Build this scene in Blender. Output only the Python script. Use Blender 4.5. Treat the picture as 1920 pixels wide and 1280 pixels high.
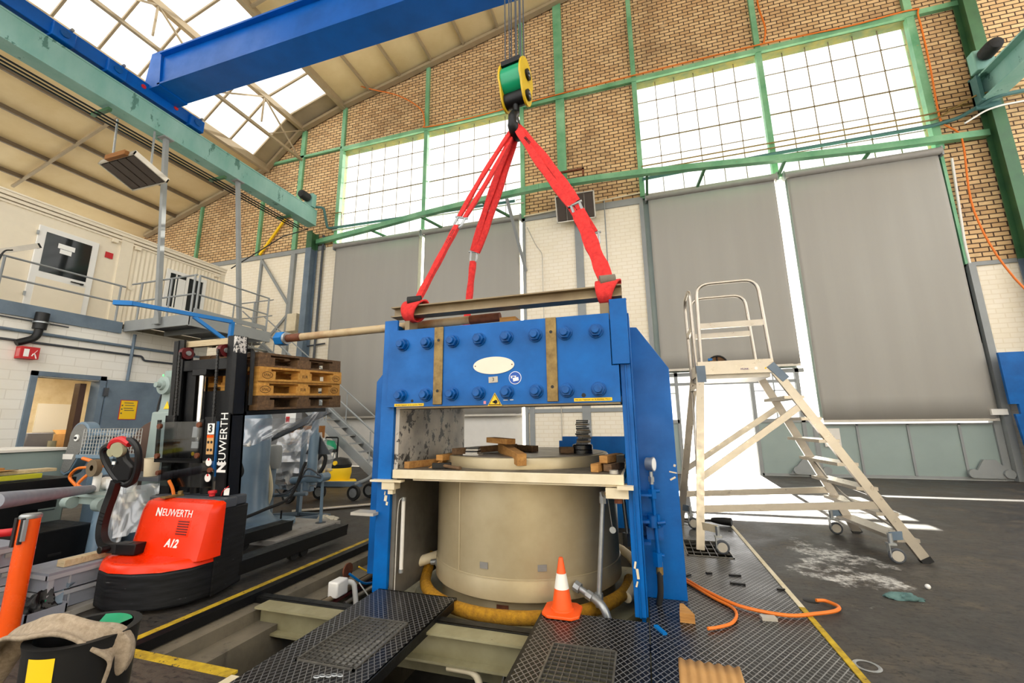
import bpy, bmesh, math, random
from mathutils import Vector, Matrix
random.seed(7)
PI = math.pi
for o in list(bpy.data.objects): bpy.data.objects.remove(o)
SC = bpy.context.scene
COL = SC.collection

# ---------------------------------------------------------------- camera, world, sun, exposure
def rot_cam():
    th, yaw, roll = math.radians(11.138), math.radians(16.981), math.radians(-0.6007)
    f = Vector((-math.sin(yaw)*math.cos(th), math.cos(yaw)*math.cos(th), math.sin(th)))
    r = Vector((math.cos(yaw), math.sin(yaw), 0)); u = r.cross(f)
    r2 = r*math.cos(roll)+u*math.sin(roll); u2 = -r*math.sin(roll)+u*math.cos(roll)
    m = Matrix((r2, u2, -f)).transposed().to_4x4()
    m.translation = Vector((0, 0, 1.4))
    return m
cd = bpy.data.cameras.new('camera'); cam = bpy.data.objects.new('camera', cd); COL.objects.link(cam)
cam.matrix_world = rot_cam(); cd.sensor_width = 36; cd.lens = 36*782.92/1920
cd.clip_start = 0.05; cd.clip_end = 300
SC.camera = cam
SC.view_settings.view_transform = 'Standard'; SC.view_settings.look = 'None'
SC.view_settings.gamma = 1; SC.view_settings.exposure = 1.2
try: SC.view_settings.use_curve_mapping = False
except Exception: pass
SC.cycles.max_bounces = 7; SC.cycles.diffuse_bounces = 4; SC.cycles.glossy_bounces = 3
SC.cycles.transparent_max_bounces = 12; SC.cycles.caustics_reflective = False; SC.cycles.caustics_refractive = False
SC.cycles.use_denoising = True; SC.cycles.sample_clamp_indirect = 6

wd = bpy.data.worlds.new('sky'); SC.world = wd; wd.use_nodes = True
wn = wd.node_tree.nodes; wn['Background'].inputs[0].default_value = (1.0, 0.975, 0.935, 1)
wn['Background'].inputs[1].default_value = 1.15
sd = bpy.data.lights.new('sun', 'SUN'); sun = bpy.data.objects.new('sun', sd); COL.objects.link(sun)
sd.energy = 14; sd.angle = math.radians(0.6); sd.color = (1, .94, .84)
sun.location = (0, 30, 14)
sun.rotation_euler = Vector((-.068, -1, -.455)).to_track_quat('-Z', 'Y').to_euler()

# ---------------------------------------------------------------- materials
def rgb(r, g, b):
    f = lambda c: (c/255/12.92) if c/255 <= .04045 else ((c/255+.055)/1.055)**2.4
    return (f(r), f(g), f(b), 1)
class NT:
    def __init__(s, m): s.m = m; s.t = m.node_tree; s.n = s.t.nodes; s.L = s.t.links
    def new(s, t, **k):
        x = s.n.new(t)
        for a, b in k.items(): setattr(x, a, b)
        return x
    def link(s, a, b): s.L.new(a, b)
    def math(s, op, a, b=None):
        x = s.new('ShaderNodeMath', operation=op)
        for i, v in enumerate((a, b)):
            if v is None: continue
            if isinstance(v, (int, float)): x.inputs[i].default_value = v
            else: s.link(v, x.inputs[i])
        return x.outputs[0]
    def mix(s, fac, a, b):
        x = s.new('ShaderNodeMix', data_type='RGBA')
        for i, v in ((0, fac), (6, a), (7, b)):
            if isinstance(v, (int, float, tuple)): x.inputs[i].default_value = v
            else: s.link(v, x.inputs[i])
        return x.outputs[2]
    def noise(s, vec, scale, detail=4, rough=.6):
        x = s.new('ShaderNodeTexNoise'); x.inputs['Scale'].default_value = scale
        x.inputs['Detail'].default_value = detail; x.inputs['Roughness'].default_value = rough
        s.link(vec, x.inputs['Vector']); return x.outputs['Fac']
    def ramp(s, fac, lo, hi, a=0., b=1.):
        x = s.new('ShaderNodeMapRange'); s.link(fac, x.inputs[0])
        for i, v in zip((1, 2, 3, 4), (lo, hi, a, b)): x.inputs[i].default_value = v
        return x.outputs[0]
    def coord(s, scale=(1, 1, 1), kind='Object'):
        c = s.new('ShaderNodeTexCoord'); m = s.new('ShaderNodeMapping')
        m.inputs['Scale'].default_value = scale; s.link(c.outputs[kind], m.inputs['Vector'])
        return m.outputs[0]
    def bump(s, h, strength=.3, dist=.01):
        x = s.new('ShaderNodeBump'); x.inputs['Strength'].default_value = strength
        x.inputs['Distance'].default_value = dist; s.link(h, x.inputs['Height'])
        s.link(x.outputs[0], s.n['Principled BSDF'].inputs['Normal'])
    def set(s, **k):
        b = s.n['Principled BSDF']
        for a, v in k.items():
            a = a.replace('_', ' ')
            if isinstance(v, (int, float, tuple)): b.inputs[a].default_value = v
            else: s.link(v, b.inputs[a])
MATS = {}
def mat(name):
    m = bpy.data.materials.new(name); m.use_nodes = True; MATS[name] = m
    return NT(m)
def M(name, c, rough=.5, metal=0., var=.12, scale=5., bump=0., c2=None, lo=.35, hi=.7, chips=None, chip=.66, chipscale=9., stretch=(1, 1, 1), spec=.5, fine=0):
    """painted / plain surface: noise between two tones, optional chips of another colour, optional bump"""
    t = mat(name); c = rgb(*c); v = t.coord(stretch)
    d = rgb(*c2) if c2 else tuple(x*(1-var) for x in c[:3])+(1,)
    col = t.mix(t.ramp(t.noise(v, scale, 6), lo, hi), c, d)
    if fine: col = t.mix(t.ramp(t.noise(v, fine, 3), .45, .75, 0, .5), col, tuple(x*.45 for x in c[:3])+(1,))
    if chips:
        k = t.ramp(t.noise(v, chipscale, 8, .7), chip, chip+.02)
        col = t.mix(k, col, rgb(*chips))
    t.set(Base_Color=col, Metallic=metal, Specular_IOR_Level=spec)
    t.set(Roughness=t.ramp(t.noise(v, scale*2, 4), .3, .7, max(.03, rough-.08), min(1, rough+.08)))
    if bump: t.bump(t.noise(v, scale*8, 5), bump, .01)
    return t.m
def flat(name, c, rough=.5, metal=0., emit=0):
    t = mat(name); t.set(Base_Color=rgb(*c), Roughness=rough, Metallic=metal)
    if emit: t.set(Emission_Color=rgb(*c), Emission_Strength=emit)
    return t.m
press_blue = M('press_blue_paint', (0, 100, 180), .38, var=.2, scale=3, bump=.12, c2=(0, 82, 152), chips=(90, 130, 160), chip=.735, chipscale=14, spec=.28)
crane_blue = M('crane_blue_paint', (0, 98, 192), .4, var=.15, scale=1.2, c2=(0, 86, 168), spec=.3)
bolt_blue = M('bolt_blue_paint', (0, 90, 165), .4, var=.25, scale=20, c2=(4, 70, 134), spec=.35)
rail_blue = M('rail_blue_paint', (10, 112, 186), .4, spec=.3)
teal = M('teal_weathered_paint', (120, 172, 160), .6, scale=1.6, c2=(150, 190, 180), chips=(84, 128, 116), chip=.6, chipscale=2.4, stretch=(1, 1, .35))
teal_dark = M('dark_teal_paint', (70, 112, 110), .6)
green = M('old_green_paint', (78, 146, 104), .5, scale=1.2, c2=(140, 192, 150), lo=.3, hi=.7, chips=(150, 150, 90), chip=.66, chipscale=5)
green_dk = M('dark_green_paint', (52, 92, 62), .5, scale=1.5, c2=(70, 116, 76))
grey_st = M('grey_steel_paint', (148, 152, 152), .5, scale=2)
grey_bl = M('blue_grey_paint', (112, 130, 146), .45, scale=2, c2=(94, 110, 126))
grey_dk = M('dark_grey_paint', (70, 74, 80), .5)
mach = M('machine_blue_grey', (116, 140, 158), .35, scale=1.5, c2=(88, 108, 128))
mach_lt = M('machine_light_grey_green', (152, 168, 164), .45, scale=1)
white_pt = M('white_paint', (232, 228, 220), .5, var=.06)
plastic_w = flat('white_plastic', (236, 234, 228), .4)
cream = M('cream_paint', (232, 220, 192), .45, scale=4, c2=(214, 198, 162), chips=(170, 150, 110), chip=.7, chipscale=10)
tank = M('tank_grey_paint', (184, 170, 138), .40, scale=1.6, c2=(164, 148, 114), chips=(112, 98, 70), chip=.72, chipscale=4, bump=.05, metal=.3, fine=0)
tan_steel = M('tan_primer_steel', (150, 132, 98), .5, scale=3, c2=(128, 108, 78))
beam_green = M('grey_green_beam_paint', (150, 144, 112), .5, scale=3, c2=(126, 118, 86), chips=(60, 52, 38), chip=.68, chipscale=9)
rusty = M('rusty_steel', (120, 66, 36), .7, scale=9, c2=(86, 44, 24), bump=.3)
rod_mat = M('cream_pipe_over_rust', (190, 168, 130), .55, scale=3, c2=(150, 112, 74), lo=.45, hi=.7)
black_st = M('black_steel', (15, 16, 18), .42, var=.3, scale=6, bump=.1, spec=.3)
black_skirt = M('scratched_black_skirt', (14, 15, 17), .5, scale=8, c2=(34, 35, 38), chips=(120, 120, 118), chip=.66, chipscale=16, stretch=(.5, .5, 5), spec=.2)
black_pl = flat('black_plastic', (14, 14, 15), .5)
rubber = M('black_rubber', (26, 26, 26), .75)
oily = M('oily_black_steel', (28, 27, 26), .3, var=.3, scale=10, bump=.3)
red_pt = M('forklift_red_paint', (244, 52, 4), .3, var=.08, scale=3, spec=.35)
orange_pt = M('orange_red_lacquer', (240, 88, 18), .25, var=.05)
red_dk = M('dark_red_paint', (92, 18, 22), .45)
sling = M('red_webbing', (230, 52, 48), .85, scale=20, c2=(196, 38, 38), bump=.5)
cone_or = M('traffic_cone_orange', (248, 92, 24), .5, var=.06)
tape_w = flat('white_reflective_band', (240, 238, 230), .4)
yel = M('crane_yellow_paint', (214, 178, 24), .45, var=.1)
hookgreen = flat('green_sheave_paint', (10, 150, 104), .3)
alu = M('bare_aluminium', (196, 189, 178), .34, .85, var=.08, scale=8)
alu_d = M('dull_aluminium', (196, 190, 178), .42, .4, var=.1, scale=8)
galv = M('galvanised_steel', (176, 180, 182), .42, .7, var=.2, scale=14)
chrome = flat('chrome', (220, 220, 222), .15, 1)
yellow_hose = M('yellow_flexible_hose', (206, 150, 20), .6, scale=30, c2=(160, 108, 14), bump=1)
orange_ho = flat('orange_hose_rubber', (230, 120, 34), .5)
plastic_gr = M('grey_crate_plastic', (142, 146, 158), .5, var=.12)
cloth = M('beige_cloth', (206, 188, 164), .95, scale=60, c2=(170, 150, 126), bump=.8)
paper = M('crumpled_paper', (232, 226, 206), .8, var=.06)
teal_rag = M('teal_rag', (96, 128, 124), .9, scale=14, c2=(70, 98, 96), bump=.6)
cardboard = M('cardboard', (196, 150, 92), .85, scale=3, c2=(176, 130, 76))
brown_disc = M('dark_brown_guard', (84, 58, 46), .4)
blind = M('grey_blind_fabric', (166, 163, 156), .9, var=.05, scale=.7, stretch=(2, 1, .15))
yline = M('worn_yellow_line', (206, 172, 32), .7, scale=12, c2=(150, 122, 28), chips=(48, 44, 38), chip=.6, chipscale=22)
wline = M('pale_edge_trim', (226, 216, 190), .6, scale=7, c2=(206, 190, 150))
beige_roof = M('beige_roof_panel', (232, 210, 164), .7, scale=.6, c2=(216, 190, 138))
beige_st = M('beige_roof_steel', (170, 152, 122), .6, scale=2)
brown_st = M('dull_brown_steel', (112, 96, 74), .6)
cont = M('container_cream', (240, 228, 204), .5, var=.04)
glass_dk = flat('dark_window_glass', (30, 34, 36), .06)
sign_red = flat('sign_red', (196, 28, 34), .5)
sign_wh = flat('sign_white', (244, 244, 240), .5)
sign_yel = flat('sign_yellow', (250, 204, 20), .5)
sign_blue = flat('sign_blue', (30, 84, 176), .5)
ink = flat('black_ink', (20, 20, 20), .6)
led = flat('green_indicator', (60, 230, 90), .4, emit=2)
taupe = M('taupe_oval_plate', (236, 226, 206), .5, var=.05)
brass = M('worn_brass', (150, 124, 70), .5, .3, scale=12, c2=(112, 88, 48))

def wood(name, a, b, stretch=(1.2, 14, 14)):
    t = mat(name); v = t.coord(stretch); oi = t.new('ShaderNodeObjectInfo')
    n = t.noise(v, 2.2, 8, .7); col = t.mix(t.ramp(n, .3, .7), rgb(*a), rgb(*b))
    col = t.mix(t.math('MULTIPLY', oi.outputs['Random'], .35), col, rgb(*[x*.6 for x in b]))
    col = t.mix(t.ramp(t.noise(v, 7, 4), .6, .75, 0, .7), col, tuple(x*.3 for x in rgb(*b)[:3])+(1,))
    t.set(Base_Color=col, Roughness=.8); t.bump(n, .4, .01); return t.m
wood_x = wood('rough_timber', (206, 154, 84), (150, 98, 44))
wood_dk = wood('dark_weathered_timber', (134, 102, 68), (74, 54, 38))
wood_pal = wood('pallet_wood', (240, 182, 88), (196, 134, 58))
wood_lt = wood('pale_sawn_timber', (222, 204, 168), (190, 166, 124))
ply = wood('plywood_brown', (176, 118, 56), (136, 84, 36))

def floor_mat():
    t = mat('worn_black_floor'); v = t.coord()
    big = t.noise(v, .45, 6); mid = t.noise(v, 2.2, 8, .7); fine = t.noise(v, 22, 8, .75)
    col = t.mix(t.ramp(big, .3, .7), rgb(40, 39, 40), rgb(74, 68, 60))
    col = t.mix(t.ramp(mid, .5, .75, 0, .8), col, rgb(106, 94, 76))
    col = t.mix(t.ramp(t.noise(t.coord((1.2, 7, 1)), 5, 9, .75), .52, .62, 0, .75), col, rgb(18, 18, 20))
    col = t.mix(t.ramp(fine, .52, .62, 0, .85), col, rgb(14, 14, 16))
    col = t.mix(t.ramp(t.noise(t.coord((2, 8, 1)), 9, 8, .8), .62, .70, 0, .6), col, rgb(150, 140, 122))
    col = t.mix(t.ramp(t.noise(v, 60, 2), .74, .78, 0, .8), col, rgb(170, 168, 160))
    # pale patches beside the plate covers
    gx = t.new('ShaderNodeSeparateXYZ'); t.link(v, gx.inputs[0])
    near = t.math('MULTIPLY', t.ramp(t.math('ABSOLUTE', t.math('SUBTRACT', gx.outputs[0], 1.75)), .2, .75, 1, 0),
                  t.ramp(t.math('ABSOLUTE', t.math('SUBTRACT', gx.outputs[1], 5.2)), .5, 1.5, 1, 0))
    k = t.ramp(t.math('ADD', t.noise(v, 2.6, 9, .72), t.math('MULTIPLY', near, .24)), .70, .78)
    k = t.math('MULTIPLY', k, t.ramp(t.noise(v, 14, 8, .8), .40, .56))
    col = t.mix(k, col, rgb(206, 204, 198))
    t.set(Base_Color=col, Roughness=t.ramp(mid, .3, .7, .42, .7), Specular_IOR_Level=.45)
    t.bump(fine, .35, .01); return t.m
floor_m = floor_mat()
def tread_mat():
    t = mat('tread_plate'); v = t.coord(); s = t.new('ShaderNodeSeparateXYZ'); t.link(v, s.inputs[0])
    a = t.math('ADD', t.math('MULTIPLY', s.outputs[0], 24.), t.math('MULTIPLY', s.outputs[1], 17.))
    b = t.math('SUBTRACT', t.math('MULTIPLY', s.outputs[0], 24.), t.math('MULTIPLY', s.outputs[1], 17.))
    f = lambda q: t.math('ABSOLUTE', t.math('SUBTRACT', t.math('FRACT', q), .5))
    line = t.math('MAXIMUM', t.ramp(f(a), .40, .45), t.ramp(f(b), .40, .45))
    dirt = t.noise(v, 3, 6)
    col = t.mix(line, rgb(26, 26, 28), rgb(150, 150, 150))  # ridges paler: worn paint, with their glint put into the colour too
    col = t.mix(t.ramp(dirt, .4, .75, 0, .5), col, rgb(60, 58, 54))
    col = t.mix(t.ramp(t.noise(v, 46, 2), .73, .76, 0, .9), col, rgb(170, 172, 174))
    t.set(Base_Color=col, Metallic=.6, Roughness=t.ramp(dirt, .3, .7, .24, .42))
    t.bump(line, .6, .004); return t.m
tread = tread_mat()
def conc(name, a, b, sc=1.5):
    t = mat(name); v = t.coord(); n = t.noise(v, sc, 8, .65)
    col = t.mix(t.ramp(n, .3, .7), rgb(*a), rgb(*b))
    col = t.mix(t.ramp(t.noise(t.coord((3, 3, .5)), 4, 5), .58, .72, 0, .6), col, rgb(*[x*.5 for x in b]))
    t.set(Base_Color=col, Roughness=.85); t.bump(t.noise(v, 18, 6), .4, .01); return t.m
conc_m = conc('pit_concrete', (128, 118, 98), (84, 78, 66))
conc_lt = conc('base_slab_concrete', (170, 168, 164), (140, 136, 130))
conc_out = conc('outside_concrete', (200, 196, 188), (176, 170, 160), .6)
def brick_mat(name, c1, c2, mo, w=.26, h=.092, ms=.012, soot=True, painted=0):
    t = mat(name); tc = t.new('ShaderNodeTexCoord'); s = t.new('ShaderNodeSeparateXYZ'); t.link(tc.outputs['Object'], s.inputs[0])
    cb = t.new('ShaderNodeCombineXYZ')
    t.link(t.math('ADD', s.outputs[0], s.outputs[1]), cb.inputs[0]); t.link(s.outputs[2], cb.inputs[1])
    b = t.new('ShaderNodeTexBrick'); t.link(cb.outputs[0], b.inputs['Vector'])
    b.inputs['Scale'].default_value = 1; b.inputs['Brick Width'].default_value = w; b.inputs['Row Height'].default_value = h
    b.inputs['Mortar Size'].default_value = ms; b.inputs['Mortar Smooth'].default_value = .1
    b.inputs['Color1'].default_value = rgb(*c1); b.inputs['Color2'].default_value = rgb(*c2); b.inputs['Mortar'].default_value = rgb(*mo)
    b.inputs['Bias'].default_value = -.1
    col = b.outputs['Color']; v = tc.outputs['Object']
    if soot:
        col = t.mix(t.ramp(t.noise(v, .5, 8, .7), .5, .72, 0, .55), col, rgb(84, 62, 44))
        col = t.mix(t.ramp(t.noise(v, 1.4, 6, .7), .6, .8, 0, .5), col, rgb(226, 204, 168))
    else:
        col = t.mix(t.ramp(t.noise(v, .6, 6), .5, .8, 0, .35), col, rgb(214, 196, 160))
    t.set(Base_Color=col, Roughness=.85); t.bump(b.outputs['Fac'], -.5 if not painted else -.2, .01)
    return t.m
brick = brick_mat('tan_brick', (228, 194, 144), (200, 160, 112), (72, 50, 34), .31, .122, .015)
brick_w = brick_mat('cream_painted_brick', (247, 238, 220), (245, 235, 214), (236, 224, 200), .31, .122, soot=False, painted=1)
block_w = brick_mat('white_painted_block', (246, 243, 235), (241, 238, 229), (228, 224, 214), .5, .2, .008, soot=False, painted=1)
def pane(name, tint=(.96, .97, .97, 1), gl=.08):
    m = bpy.data.materials.new(name); m.use_nodes = True; n = m.node_tree.nodes; L = m.node_tree.links
    n.remove(n['Principled BSDF']); o = n['Material Output']
    tr = n.new('ShaderNodeBsdfTransparent'); tr.inputs[0].default_value = tint
    g = n.new('ShaderNodeBsdfGlossy'); g.inputs['Roughness'].default_value = .05
    x = n.new('ShaderNodeMixShader'); x.inputs[0].default_value = gl
    L.new(tr.outputs[0], x.inputs[1]); L.new(g.outputs[0], x.inputs[2]); L.new(x.outputs[0], o.inputs[0]); return m
glass = pane('clear_pane'); acryl = pane('scuffed_acrylic', (.72, .74, .76, 1), .1)
def film_mat():
    m = pane('polythene_film', (.9, .92, .94, 1), .22); n = m.node_tree.nodes; L = m.node_tree.links
    n['Glossy BSDF'].inputs['Roughness'].default_value = .22
    d = n.new('ShaderNodeBsdfDiffuse'); d.inputs[0].default_value = (.8, .82, .84, 1)
    x = n.new('ShaderNodeMixShader'); x.inputs[0].default_value = .2
    L.new(n['Mix Shader'].outputs[0], x.inputs[1]); L.new(d.outputs[0], x.inputs[2]); L.new(x.outputs[0], n['Material Output'].inputs[0]); return m
film = film_mat()

# ---------------------------------------------------------------- mesh builder
class MB:
    def __init__(s): s.v = []; s.f = []; s.sm = []
    def add(s, vs, fs, smooth=False):
        b = len(s.v); s.v += [tuple(x) for x in vs]
        for f in fs: s.f.append(tuple(i+b for i in f)); s.sm.append(smooth)
        return s
    def box(s, x0, x1, y0, y1, z0, z1, m=None):
        vs = [Vector((x, y, z)) for z in (z0, z1) for y in (y0, y1) for x in (x0, x1)]
        if m: vs = [m @ q for q in vs]
        return s.add(vs, [(0, 2, 3, 1), (4, 5, 7, 6), (0, 1, 5, 4), (1, 3, 7, 5), (3, 2, 6, 7), (2, 0, 4, 6)])
    def cbox(s, c, d, rz=0, rx=0, ry=0):
        m = Matrix.Translation(c) @ Matrix.Rotation(rz, 4, 'Z') @ Matrix.Rotation(ry, 4, 'Y') @ Matrix.Rotation(rx, 4, 'X')
        a, b, e = d[0]/2, d[1]/2, d[2]/2
        return s.box(-a, a, -b, b, -e, e, m)
    def bar(s, p, q, w, h, up=(0, 0, 1)):
        p, q = Vector(p), Vector(q); d = (q-p).normalized(); up = Vector(up)
        if abs(d.dot(up)) > .98: up = Vector((0, 1, 0))
        a = d.cross(up).normalized()*(w/2); b = a.cross(d).normalized()*(h/2)
        vs = [p-a-b, p+a-b, p+a+b, p-a+b, q-a-b, q+a-b, q+a+b, q-a+b]
        return s.add(vs, [(0, 1, 2, 3), (4, 7, 6, 5), (0, 4, 5, 1), (1, 5, 6, 2), (2, 6, 7, 3), (3, 7, 4, 0)])
    def ibeam(s, p, q, w, h, tf=.02, tw=.015, up=(0, 0, 1)):
        p, q = Vector(p), Vector(q); d = (q-p).normalized(); up = Vector(up)
        a = d.cross(up).normalized(); b = a.cross(d).normalized()
        s.bar(p+b*(h/2-tf/2), q+b*(h/2-tf/2), w, tf, up); s.bar(p-b*(h/2-tf/2), q-b*(h/2-tf/2), w, tf, up)
        return s.bar(p, q, tw, h-2*tf, up)
    def tube(s, pts, r, n=10, close=False, smooth=True, caps=True):
        P = [Vector(p) for p in pts]; k = len(P); rings = []; pa = None
        for i, p in enumerate(P):
            if close: d = P[(i+1) % k]-P[i-1]
            else: d = P[min(i+1, k-1)]-P[max(i-1, 0)]
            d.normalize()
            if pa is None:
                u = Vector((0, 0, 1)) if abs(d.z) < .9 else Vector((1, 0, 0)); pa = d.cross(u).normalized()
            pa = (pa-d*pa.dot(d)).normalized(); b = d.cross(pa)
            rr = r[i] if isinstance(r, (list, tuple)) else r
            rings.append([p+(pa*math.cos(2*PI*j/n)+b*math.sin(2*PI*j/n))*rr for j in range(n)])
        vs = [x for ring in rings for x in ring]; fs = []
        for i in range(k if close else k-1):
            for j in range(n):
                a, b2 = i*n+j, i*n+(j+1) % n; c, e = ((i+1) % k)*n+(j+1) % n, ((i+1) % k)*n+j
                fs.append((a, b2, c, e))
        s.add(vs, fs, smooth)
        if caps and not close:
            s.add(rings[0], [tuple(range(n))[::-1]]); s.add(rings[-1], [tuple(range(n))])
        return s
    def cyl(s, p, q, r, n=16, r2=None): return s.tube([p, q], [r, r if r2 is None else r2], n)
    def lathe(s, prof, c=(0, 0, 0), n=32, axis='Z', a0=0, a1=2*PI):
        full = abs(a1-a0-2*PI) < 1e-6; m = n if full else n+1; vs = []; c = Vector(c)
        for r, z in prof:
            for j in range(m):
                t = a0+(a1-a0)*j/n; x, y = r*math.cos(t), r*math.sin(t)
                vs.append(c+(Vector((x, y, z)) if axis == 'Z' else Vector((z, x, y)) if axis == 'X' else Vector((x, z, y))))
        fs = []
        for i in range(len(prof)-1):
            for j in range(n):
                k = (j+1) % m; fs.append((i*m+j, i*m+k, (i+1)*m+k, (i+1)*m+j))
        return s.add(vs, fs, True)
    def prism(s, poly, o, d, u, w):
        """poly in (u,w) plane at origin o, extruded by vector d"""
        o, d, u, w = Vector(o), Vector(d), Vector(u), Vector(w); n = len(poly)
        a = [o+u*x+w*y for x, y in poly]; b = [q+d for q in a]
        return s.add(a+b, [tuple(range(n))[::-1], tuple(range(n, 2*n))]+[(i, (i+1) % n, n+(i+1) % n, n+i) for i in range(n)])
    def grid(s, fn, nu, nv, smooth=True):
        vs = [fn(i/nu, j/nv) for j in range(nv+1) for i in range(nu+1)]; w = nu+1
        return s.add(vs, [(j*w+i, j*w+i+1, (j+1)*w+i+1, (j+1)*w+i) for j in range(nv) for i in range(nu)], smooth)
    def hexn(s, p, d, r, h, n=6):
        p, d = Vector(p), Vector(d).normalized(); return s.tube([p, p+d*h], r, n, smooth=False)
B = MB
def box(*a): return MB().box(*a)
def cbox(*a, **k): return MB().cbox(*a, **k)
def tube(*a, **k): return MB().tube(*a, **k)
def cyl(*a, **k): return MB().cyl(*a, **k)
def bar(*a, **k): return MB().bar(*a, **k)
def lathe(*a, **k): return MB().lathe(*a, **k)
def prism(*a): return MB().prism(*a)

ROOT = {}
def wmat(o):
    while o.parent: o = o.parent
    return ROOT.get(o.name, Matrix.Identity(4))
def obj(name, mb, m, parent=None, bevel=0, local=False, solid=0, sub=0, seg=2):
    me = bpy.data.meshes.new(name); vs = mb.v
    o = bpy.data.objects.new(name, me)
    if parent:
        o.parent = parent
        if not local:
            iv = wmat(parent).inverted(); vs = [tuple(iv @ Vector(q)) for q in vs]
    me.from_pydata(vs, [], mb.f); me.polygons.foreach_set('use_smooth', mb.sm)
    bm = bmesh.new(); bm.from_mesh(me); bmesh.ops.remove_doubles(bm, verts=bm.verts, dist=1e-5)
    bmesh.ops.recalc_face_normals(bm, faces=bm.faces); bm.to_mesh(me); bm.free()
    me.set_sharp_from_angle(angle=math.radians(38))
    me.materials.append(m); COL.objects.link(o)
    if solid:
        q = o.modifiers.new('s', 'SOLIDIFY'); q.thickness = solid; q.offset = 0
    if bevel:
        q = o.modifiers.new('b', 'BEVEL'); q.width = bevel; q.segments = seg; q.limit_method = 'ANGLE'; q.angle_limit = math.radians(40)
    if sub:
        q = o.modifiers.new('u', 'SUBSURF'); q.levels = sub; q.render_levels = sub
    return o
def tag(o, label, cat, group=None, kind=None):
    o['label'] = label; o['category'] = cat
    if group: o['group'] = group
    if kind: o['kind'] = kind
    return o
def thing(name, label, cat, loc=(0, 0, 0), rz=0, group=None):
    o = bpy.data.objects.new(name, None); COL.objects.link(o); o.empty_display_size = .1
    o.location = loc; o.rotation_euler = (0, 0, rz); tag(o, label, cat, group)
    ROOT[o.name] = Matrix.Translation(loc) @ Matrix.Rotation(rz, 4, 'Z')
    return o
def single(name, mb, m, label, cat, group=None, loc=None, **k):
    """a thing that is one mesh; loc = its base point"""
    if loc is None:
        xs = [sum(c)/len(mb.v) for c in zip(*mb.v)]; loc = (xs[0], xs[1], min(q[2] for q in mb.v))
    mb.v = [tuple(Vector(q)-Vector(loc)) for q in mb.v]
    o = obj(name, mb, m, None, **k); o.location = loc; ROOT[o.name] = Matrix.Translation(loc)
    return tag(o, label, cat, group)
def struct(name, mb, m, parent=None, **k):
    o = obj(name, mb, m, parent, **k)
    if not parent: o['kind'] = 'structure'
    return o
def dup(root, loc, rz=0, label=None):
    r = root.copy(); COL.objects.link(r); r.location = loc; r.rotation_euler = (0, 0, rz)
    if label: r['label'] = label
    ROOT[r.name] = Matrix.Translation(loc) @ Matrix.Rotation(rz, 4, 'Z')
    for ch in list(root.children):
        c = ch.copy(); COL.objects.link(c); c.parent = r
        for g in list(ch.children):
            d = g.copy(); COL.objects.link(d); d.parent = c
    return r
def text(name, body, size, o, u, w, m, parent, depth=.002, align='CENTER', shear=0, bold=0, sx=1):
    """lettering: origin o, reading direction u, up direction w"""
    cu = bpy.data.curves.new(name, 'FONT'); cu.body = body; cu.size = size; cu.extrude = depth; cu.align_x = align; cu.align_y = 'CENTER'
    cu.shear = shear; cu.offset = bold; cu.resolution_u = 3
    t = bpy.data.objects.new(name+'_tmp', cu); COL.objects.link(t)
    dg = bpy.context.evaluated_depsgraph_get(); me = bpy.data.meshes.new_from_object(t.evaluated_get(dg))
    bpy.data.objects.remove(t); u = Vector(u).normalized(); w = Vector(w).normalized(); n = u.cross(w)
    mm = Matrix((u*sx, w, n)).transposed().to_4x4(); mm.translation = Vector(o)
    me.transform(wmat(parent).inverted() @ mm); me.name = name
    me.materials.clear(); me.materials.append(m)
    x = bpy.data.objects.new(name, me); COL.objects.link(x); x.parent = parent; return x
def arc(c, r, a0, a1, n, ax, ay):
    c, ax, ay = Vector(c), Vector(ax), Vector(ay)
    return [c+ax*(r*math.cos(a0+(a1-a0)*i/n))+ay*(r*math.sin(a0+(a1-a0)*i/n)) for i in range(n+1)]
def rounded(pts, r, n=5):
    P = [Vector(p) for p in pts]; out = [P[0]]
    for i in range(1, len(P)-1):
        a, b, c = P[i-1], P[i], P[i+1]; d1 = (a-b); d2 = (c-b); k = min(r, d1.length*.49, d2.length*.49)
        p, q = b+d1.normalized()*k, b+d2.normalized()*k
        for j in range(n+1):
            t = j/n; out.append((p*(1-t)+b*t)*(1-t)+(b*(1-t)+q*t)*t)
    return out+[P[-1]]
def smooth(pts, n=6):
    P = [Vector(p) for p in pts]; P = [P[0]*2-P[1]]+P+[P[-1]*2-P[-2]]; out = []
    for i in range(1, len(P)-2):
        a, b, c, d = P[i-1:i+3]
        for j in range(n):
            t = j/n; out.append(.5*((2*b)+(c-a)*t+(2*a-5*b+4*c-d)*t*t+(3*b-a-3*c+d)*t**3))
    return out+[P[-2]]
# ================================================================ SETTING
frost = bpy.data.materials.new('frosted_sheet'); frost.use_nodes = True
_n = frost.node_tree.nodes.new('ShaderNodeBsdfTranslucent'); _n.inputs[0].default_value = (.9, .9, .86, 1); frost.node_tree.links.new(_n.outputs[0], frost.node_tree.nodes['Material Output'].inputs[0])
TRIM = [5]
def trims(mb, m):
    """every post, rail or purlin of the shell as its own trim_<n>"""
    for i in range(0, len(mb.v), 8):
        TRIM[0] += 1; struct('trim_%d' % TRIM[0], MB().add(mb.v[i:i+8], [(0, 2, 3, 1), (4, 5, 7, 6), (0, 1, 5, 4), (1, 3, 7, 5), (3, 2, 6, 7), (2, 0, 4, 6)] if mb.f[i*6//8] == (i, i+2, i+3, i+1) else [(0, 1, 2, 3), (4, 7, 6, 5), (0, 4, 5, 1), (1, 5, 6, 2), (2, 6, 7, 3), (3, 7, 4, 0)]), m)
W = 12.85                      # inner face of the gable wall
PL, PR = -3.30, 1.05           # pit edges
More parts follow.
